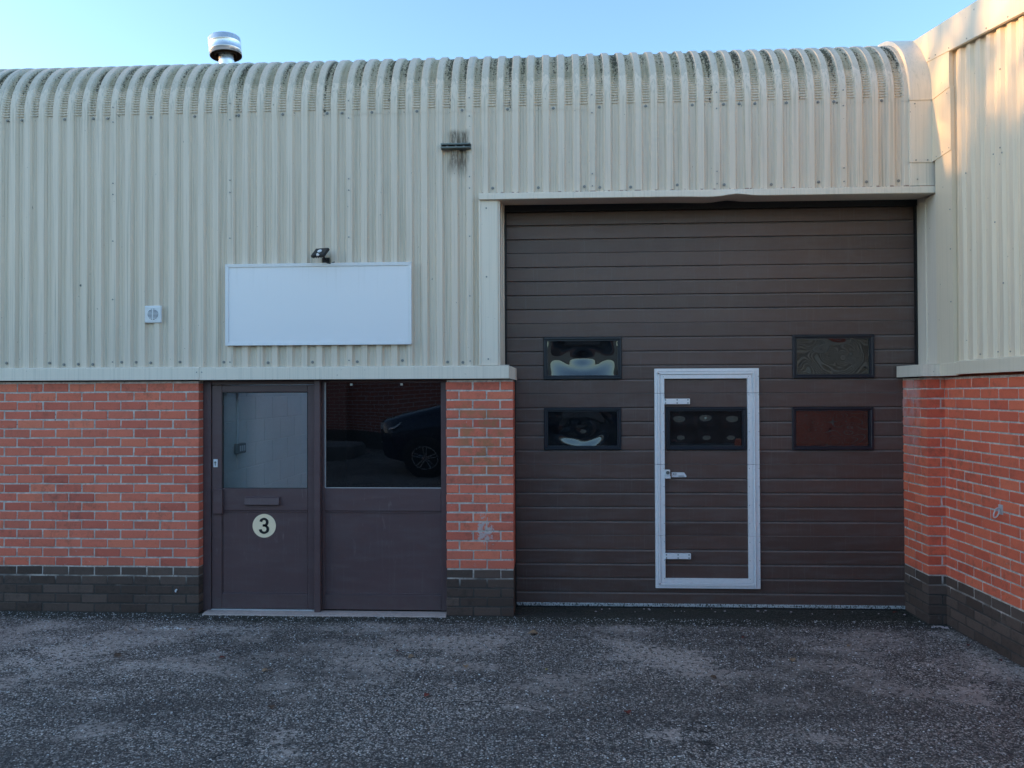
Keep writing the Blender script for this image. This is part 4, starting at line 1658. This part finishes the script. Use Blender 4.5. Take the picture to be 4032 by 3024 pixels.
# cable gland and weep plug
mb = MB(); gx, gzz = -1.000, 2.744
mb.tube([(gx, -.004, gzz), (gx, -.030, gzz - .004)], [.012, .009], 10); mb.tube([(gx + .016, -.004, gzz - .004), (gx + .016, -.024, gzz - .010)], .010, 10)
tag(mb.build('cable_gland', 'steel_dirty'), 'small corroded twin cable gland in a cladding valley left of the vent', 'gland')
mb = MB(); mb.tube([(-.188, .01, .196), (-.190, -.012, .190)], [.008, .007], 8); mb.box(-.196, -.182, -.016, -.011, .176, .196, .002)
tag(mb.build('weep_plug', 'white_plastic'), 'tiny pale plug poking out of the dark brick plinth', 'plug')

# wall ring on the side wall
rg = empty('tether_ring', (XR, -.83, 1.0), 'galvanised ring on a small plate fixed to the right brick wall', 'ring')
mb = MB(); mb.box(XR - .008, XR + .004, -.862, -.818, .978, 1.045, .002); mb.build('plate', 'galv', rg)
mb = MB()
mb.tube([(XR - .006, -.845, 1.018), (XR - .028, -.845, 1.022), (XR - .036, -.835, 1.012), (XR - .028, -.826, 1.002), (XR - .008, -.828, 1.004)], .005, 8); mb.build('eye', 'galv', rg)
mb = MB()
mb.tube([(XR - .030 - .012 * math.cos(t), -.835 + .026 * math.sin(t), .986 - .030 * math.cos(t) + .0) for t in [2 * math.pi * k / 24 for k in range(24)]], .0045, 8, closed=True)
mb.build('ring', 'galv', rg, smooth=True)

# flue on the roof
fu = empty('flue', (-.28, 1.2, 4.9), 'polished steel flue cowl leaning slightly above the eave', 'flue')
tilt = Matrix.Translation((-.28, 1.2, 5.15)) @ Matrix.Rotation(math.radians(-6), 4, 'Y')
def lathe(mb, prof, seg=48):
    i0 = len(mb.v)
    for r, z in prof:
        for k in range(seg):
            t = 2 * math.pi * k / seg
            mb.v.append((r * math.cos(t), r * math.sin(t), z))
    for j in range(len(prof) - 1):
        for k in range(seg):
            a = i0 + j * seg + k; b = i0 + j * seg + (k + 1) % seg
            mb.f.append((a, b, b + seg, a + seg)); mb.mi.append(mb.cur)
mb = MB(); lathe(mb, [(.152, .045), (.154, .045), (.154, .088), (.1565, .091), (.154, .094), (.154, .165), (.1565, .168), (.154, .171), (.154, .215), (.150, .221), (.02, .228), (.0, .228)])
xf(mb, tilt); mb.build('cowl', 'chrome', fu, smooth=True)
mb = MB(); lathe(mb, [(.148, .046), (.148, .18), (.02, .18)]); lathe(mb, [(.105, .04), (.108, .18)]); xf(mb, tilt); mb.build('cowl_lining', 'soot', fu, smooth=True)
mb = MB(); lathe(mb, [(.072, -.35), (.072, -.02), (.074, -.01), (.072, 0), (.072, .15)]); xf(mb, tilt); mb.build('pipe', 'chrome', fu, smooth=True)

# ------------------------------------------------------------------ litter on the ground
def leaf_mat(name, c):
    n = N(name, .3)
    n.col(n.mix(n.noise(60, det=4), c, tuple(v * .5 for v in c)))
    n.rgh(.7)
    return n.m
M['leaf_tan'] = leaf_mat('tan_leaf', (.38, .24, .14))
M['leaf_red'] = leaf_mat('red_leaf', (.20, .045, .03))
M['leaf_brown'] = leaf_mat('brown_leaf', (.12, .07, .045))
M['leaf_yellow'] = leaf_mat('yellow_leaf', (.5, .42, .10))


def gh(x, y):
    return gz(y) + (float(vnoise(np.array([x * 1.3]), np.array([y * 1.3]), 1)[0]) - .5) * .02 * min(1, max(0, -y / .3))


def leaf(x, y, s, mat, label, rot=None, group='leaves fallen on the asphalt'):
    mb = MB()
    nu = 8
    r = random.Random(int(abs(x * 1000) + abs(y * 777)))
    for i in range(nu + 1):
        u = i / nu
        wd = math.sin(math.pi * u ** .85) * .42 * (1 + r.uniform(-.15, .15)) + .01
        cz = .22 * math.sin(math.pi * u) * r.uniform(.6, 1.1)
        for k, v in enumerate((-1, 0, 1)):
            mb.v.append(((u - .5) * s, v * wd * s, (cz + abs(v) * .22 * math.sin(math.pi * u) + .04) * s * .55))
    for i in range(nu):
        for k in range(2):
            a = i * 3 + k
            mb.f.append((a, a + 1, a + 4, a + 3)); mb.mi.append(0)
    mb.tube([(-.5 * s, 0, .02 * s), (-.8 * s, .06 * s, .05 * s)], s * .015, 4)
    me = bpy.data.meshes.new('fallen_leaf')
    me.from_pydata(mb.v, [], mb.f)
    me.materials.append(M[mat])
    o = bpy.data.objects.new('fallen_leaf', me)
    link(o, None, (x, y, gh(x, y) + .002))
    o.rotation_euler = (r.uniform(-.15, .15), r.uniform(-.15, .15), rot if rot is not None else r.uniform(0, 6.28))
    return tag(o, label, 'leaf', group)


LEAVES = [
    (2.795, -.47, .085, 'leaf_tan', 'pale curled leaf on the light patch before the roller door left end'),
    (2.37, -1.22, .05, 'leaf_tan', 'curled tan leaf on the asphalt in front of the brick pier'),
    (1.98, -1.05, .055, 'leaf_tan', 'tan leaf with raised edges left of the curled one before the pier'),
    (1.85, -.93, .035, 'leaf_red', 'narrow dark red leaf just behind the tan leaf before the side window'),
    (1.08, -1.36, .05, 'leaf_tan', 'pinkish tan leaf on the asphalt straight out from the entrance door'),
    (.68, -1.1, .04, 'leaf_red', 'red brown leaf left of the leaves before the entrance door'),
    (.16, -.46, .05, 'leaf_tan', 'pale buff leaf close to the left end of the door sill'),
    (-.26, -.5, .03, 'leaf_tan', 'small orange tan leaf before the right end of the left brick wall'),
    (-.05, -1.1, .06, 'leaf_brown', 'dark brown leaf on the asphalt before the left brick wall'),
    (4.35, -.5, .035, 'leaf_red', 'small red leaf before the middle of the roller door'),
    (3.95, -1.35, .05, 'leaf_brown', 'brown leaf on the asphalt before the wicket door'),
    (4.55, -1.0, .055, 'leaf_tan', 'flat tan leaf on the asphalt right of the wicket door'),
    (5.05, -.66, .035, 'leaf_tan', 'small bright tan leaf before the right end of the roller door'),
    (3.35, -1.98, .05, 'leaf_red', 'red brown leaf near the bottom edge of the picture, right of centre'),
    (2.2, -1.75, .045, 'leaf_red', 'dull red leaf on the open asphalt left of centre'),
    (1.35, -1.98, .05, 'leaf_brown', 'rusty brown leaf near the bottom edge, left of centre'),
    (-.9, -1.25, .06, 'leaf_brown', 'brown leaf at the left edge of the asphalt'),
    (5.90, -.62, .03, 'leaf_red', 'red petal like leaf lying against the right wall foot'),
    (5.93, -.95, .035, 'leaf_red', 'crimson leaf against the right wall foot nearest the camera'),
    (5.76, .22, .05, 'leaf_red', 'reddish leaf in the corner by the roller door right end'),
    (2.9, -1.25, .022, 'leaf_yellow', 'tiny yellow leaf scrap in front of the roller door'),
]
for L_ in LEAVES:
    leaf(L_[0], L_[1], L_[2], L_[3], L_[4])
# crumbled mortar at the foot of the right pier and a chalky smear left
def chips(name, cx_, cy_, n, sx, sy, s, mat, label, cat):
    mb = MB()
    r = random.Random(int(cx_ * 100))
    for _ in range(n):
        x_ = cx_ + r.gauss(0, sx); y_ = cy_ + r.gauss(0, sy); q = s * r.uniform(.4, 1.2)
        z_ = gh(x_, y_)
        mb.box(x_ - q, x_ + q, y_ - q * .6, y_ + q * .6, z_ - .003, z_ + q * .5, q * .3)
    return tag(mb.build(name, mat), label, cat, kind='stuff')
M['pinkmortar'] = plain('pink_mortar', (.55, .45, .45), .9, 0, .2)
chips('mortar_crumbs', 5.95, -.15, 14, .035, .018, .012, 'pinkmortar', 'pinkish crumbled mortar at the foot of the right brick pier', 'rubble')
chips('chalk_crumbs', -.05, -.42, 22, .07, .02, .008, 'grit', 'chalky white crumbs smeared on the asphalt before the left wall', 'rubble')
chips('brick_crumbs', 4.0, .22, 30, .9, .03, .008, 'pinkmortar', 'brick and mortar crumbs along the foot of the roller door', 'rubble')

# ------------------------------------------------------------------ across the yard: seen in the reflections, and casting the shade
def far_brick():
    n = N('far_brick', .2)
    v = n.new('ShaderNodeCombineXYZ')
    x, y, z = n.xyz()
    n.t.links.new(n.math('ADD', x, y), v.inputs[0]); n.t.links.new(z, v.inputs[1])
    b = n.new('ShaderNodeTexBrick')
    n.t.links.new(v.outputs[0], b.inputs[0])
    b.inputs['Color1'].default_value = (.36, .10, .07, 1); b.inputs['Color2'].default_value = (.28, .085, .06, 1)
    b.inputs['Mortar'].default_value = (.42, .38, .36, 1)
    b.inputs['Scale'].default_value = 1; b.inputs['Mortar Size'].default_value = .006
    b.inputs['Brick Width'].default_value = .225; b.inputs['Row Height'].default_value = .077
    n.col(n.mix(n.step(z, .99, .97), b.outputs[0], n.mix(n.noise(8), (.05, .045, .04), (.08, .07, .065))))
    n.rgh(.9)
    return n.m
M['far_brick'] = far_brick()
op = empty('opposite_unit', (2, -10.8, .5), 'low brick and ribbed metal store across the yard, seen only in the window reflections', 'building')
mb = MB(); mb.box(-9, 9.5, -14, -10.6, 0, 2.3)
mb.box(-2.6, -1.66, -10.6, -10.25, 0, 2.3); mb.build('brick_wall', 'far_brick', op)
mb = MB()
mb.box(-9.05, 9.55, -14.05, -10.56, 2.42, 2.80, .02)
mb.build('cladding', 'clad_side', op)
mb = MB()
for k in range(46):
    mb.box(-9 + k * .4, -8.86 + k * .4, -10.56, -10.53, 2.43, 2.79)
mb.build('cladding_ribs', 'flash_side', op)
mb = MB()
mb.box(-9.1, 9.6, -14.1, -10.5, 2.3, 2.41, .01)
mb.box(-9.1, 9.6, -14.1, -10.5, 2.81, 2.88, .01)
mb.build('roof', 'flash_side', op)
mb = MB(); mb.box(4.6, 9.0, -10.60, -10.52, .4, 2.28); mb.build('roller_door', 'slat', op)  # added dark panel, darkens the reflection in the wicket pane
mb = MB(); mb.box(-9, -1.12, -9.9, -8.9, 0, .72, .06)
tag(mb.build('loading_kerb', 'kerb_conc'), 'raised concrete kerb across the yard, seen in the side window reflection', 'kerb')

lw = empty('sun_blocker', (-50, 5, 0), 'tall unseen unit added at the left to block the low sun', 'building')
mb = MB(); mb.box(-60, -45, -30, 40, 0, 2.4); mb.build('brick_wall', 'far_brick', lw)  # unseen block, added to keep low sun off the yard and lower wing
mb = MB(); mb.box(-60, -45.02, -30, 40, 2.4, 9.9)
mb.build('cladding', 'clad_side', lw)

# parked car behind the photographer, seen in the side window
M['carpaint'] = plain('dark_blue_paint', (.006, .012, .032), .16, .2, .02)
M['tyre'] = plain('tyre_rubber', (.012, .012, .012), .85)
M['alloy'] = plain('alloy_wheel', (.45, .46, .47), .28, .9, .05)
M['carglass'] = plain('car_glass', (.006, .008, .010), .06)
M['lamp'] = plain('lamp_lens', (.45, .48, .5), .1)
GZc = gz(-7.6)
car = empty('parked_car', (-.16, -6.98, GZc), 'dark blue parked car with alloy wheels reflected in the side window', 'car')
ST = [(0, .50, .40, .86, .94, .45), (.05, .68, .33, .94, 1.03, .6), (.18, .82, .28, 1.00, 1.09, .72), (.45, .90, .25, 1.04, 1.14, .78), (.92, .92, .25, 1.07, 1.20, .80), (1.25, .92, .25, 1.09, 1.25, .78),
      (1.45, .92, .25, 1.10, 1.31, .74), (2.05, .92, .25, 1.12, 1.64, .58), (2.7, .92, .25, 1.13, 1.68, .60), (3.4, .92, .26, 1.14, 1.66, .58), (4.0, .91, .29, 1.16, 1.54, .56), (4.28, .87, .34, 1.14, 1.24, .66), (4.40, .78, .42, 1.0, 1.06, .6)]
mb = MB()
W0 = .92
rings = []
for x_, hw, zb_, belt, top, rw in ST:
    pts = [(hw * .94, zb_), (hw, zb_ + .14), (hw * 1.0, (zb_ + belt) / 2 + .05), (hw * .97, belt), (rw + .03, top - .05), (rw * .8, top), (0, top + .015)]
    ring = [(x_, W0 - a, b) for a, b in pts] + [(x_, W0 + a, b) for a, b in pts[-2::-1]]
    rings.append(ring)
n = len(rings[0])
for r_ in rings: mb.v += [(-.16 + a, -6.98 - b, GZc + c_) for a, b, c_ in r_]
for i in range(len(rings) - 1):
    for j in range(n - 1):
        a = i * n + j
        mb.f.append((a, a + 1, a + n + 1, a + n))
        glassy = (j in (3, n - 5) and 6 <= i <= 10) or (i == 6 and 3 <= j <= n - 5) or (i == 10 and 3 <= j <= n - 5)
        mb.mi.append(1 if glassy else 0)
mb.f.append(tuple(range(n))); mb.mi.append(0)
mb.f.append(tuple(range(len(mb.v) - n, len(mb.v)))[::-1]); mb.mi.append(0)
body = mb.build('body', ['carpaint', 'carglass'], car, smooth=True)
def P(a, b, c_): return (-.16 + a, -6.98 - b, GZc + c_)
for wx0 in (.917, 3.55):
    for side in (0, 1):
        sgn = 1 if side == 0 else -1
        yb = .0 if side == 0 else 1.84
        c0 = Vector(P(wx0, yb, .35))
        mb = MB(); mb.tube([c0 + Vector((0, sgn * -.006, 0)), c0 + Vector((0, sgn * .004, 0))], .42, 40); mb.build('wheel_arch', 'black', car)
        mb = MB(); mb.tube([c0 + Vector((0, -sgn * .18, 0)), c0 + Vector((0, sgn * .008, 0)), c0 + Vector((0, sgn * .022, 0))], [.35, .35, .33], 40)
        wh = mb.build('wheel', 'tyre', car)
        mb = MB()
        yy = c0.y + sgn * .026
        ringp = [(c0.x + .232 * math.cos(t), yy, c0.z + .232 * math.sin(t)) for t in [2 * math.pi * k / 40 for k in range(40)]]
        mb.tube(ringp, .011, 6, closed=True)
        for k in range(5):
            for dt in (-.13, .13):
                t = math.radians(90 + 72 * k) 
                p0 = (c0.x + .05 * math.cos(t + dt * 2), yy, c0.z + .05 * math.sin(t + dt * 2)); p1 = (c0.x + .228 * math.cos(t + dt * 1.25), yy, c0.z + .228 * math.sin(t + dt * 1.25))
                mb.tube([p0, p1], [.014, .010], 5)
        mb.tube([(c0.x, yy - .01, c0.z), (c0.x, yy + sgn * .006, c0.z)], .055, 16)
        mb.build('rim', 'alloy', wh)
for side in (0, 1):
    sg_ = 1 if side == 0 else -1
    f_ = lambda a, b, c_: P(a, (b if side == 0 else 1.84 - b), c_)
    mb = MB(); mb.v = [f_(.04, .24, .87), f_(.07, .20, 1.0), (f_(.52, .025, 1.02)), f_(.30, .035, .90)]
    mb.v += [f_(.06, .30, .86), f_(.08, .28, .98), f_(.50, .10, .98), f_(.30, .1, .88)]
    mb.f = [(0, 1, 2, 3), (4, 7, 6, 5), (0, 4, 5, 1), (1, 5, 6, 2), (2, 6, 7, 3), (3, 7, 4, 0)]; mb.mi = [0] * 6
    mb.build('headlight', 'lamp', car)
    mb = MB(); mb.tube([f_(.25, .015, .885), f_(.38, .005, .92), f_(.50, .0, 1.01)], .010, 6); mb.build('light_strip', 'white_plastic', car)
    mb = MB(); mb.tube([f_(.03, .30, .60), f_(.20, .10, .60)], .012, 6); mb.build('fog_lamp_trim', 'alloy', car)
mb = MB(); mb.box(-.175, -.15, -6.98 - 1.34, -6.98 - .5, GZc + .42, GZc + .72, .01); mb.build('grille', 'black', car)

# trees left of the ribbed unit: they break the low sun into patches
M['bark'] = plain('bark', (.10, .075, .05), .95, 0, .3, .8, 40)
def leafm():
    n = N('tree_leaf', .3)
    n.col(n.ramp(n.island(), [(0, (.03, .045, .015)), (.6, (.06, .08, .025)), (1, (.12, .10, .03))]))
    n.rgh(.7)
    return n.m
M['tree_leaf'] = leafm()


def tree(x, y, h, r, n, seed, label):
    t = empty('broadleaf_tree', (x, y, 0), label, 'tree', 'trees beyond the ribbed unit')
    rr = np.random.default_rng(seed)
    mb = MB()
    mb.tube([(x, y, 0), (x + .1, y, h * .3), (x, y + .1, h * .6), (x, y, h * .95)], [.28, .2, .12, .03], 8)
    cl = []
    for k in range(46):
        a = rr.uniform(0, 6.28); zz = h * rr.uniform(.38, .97); rad = r * math.sqrt(max(.05, 1 - ((zz - h * .65) / (h * .38)) ** 2)) * rr.uniform(.45, 1)
        e = (x + rad * math.cos(a), y + rad * math.sin(a), zz)
        mb.tube([(x, y, zz - rad * .5), ((x + e[0]) / 2, (y + e[1]) / 2, zz - rad * .15), e], [.06, .04, .012], 5)
        cl.append(e)
    mb.build('trunk', 'bark', t)
    cl = np.array(cl)
    c0 = cl[rr.integers(0, len(cl), n)] + rr.normal(0, .34, (n, 3))
    u = rr.normal(0, 1, (n, 3)); u /= np.linalg.norm(u, axis=1)[:, None]
    v = np.cross(u, rr.normal(0, 1, (n, 3))); v /= np.linalg.norm(v, axis=1)[:, None]
    s = rr.uniform(.05, .12, n)[:, None]
    V = np.stack([c0 - u * s, c0 + v * s * .6, c0 + u * s, c0 - v * s * .6], 1).reshape(-1, 3)
    F = np.arange(4 * n).reshape(-1, 4)
    np_mesh('crown', V, F, 'tree_leaf', t)
    for ch in t.children:
        if ch.name.startswith('crown'):
            ch.location = -Vector((x, y, 0))


tree(-25, .3, 11.5, 3.0, 6500, 1, 'broadleaf tree beyond the end of the ribbed unit, nearest the yard')
tree(-30, 6.0, 11.0, 3.2, 3600, 2, 'broadleaf tree in the middle of the row beyond the ribbed unit')
tree(-29, -6.5, 12.0, 3.0, 3600, 3, 'tallest broadleaf tree of the row beyond the ribbed unit')
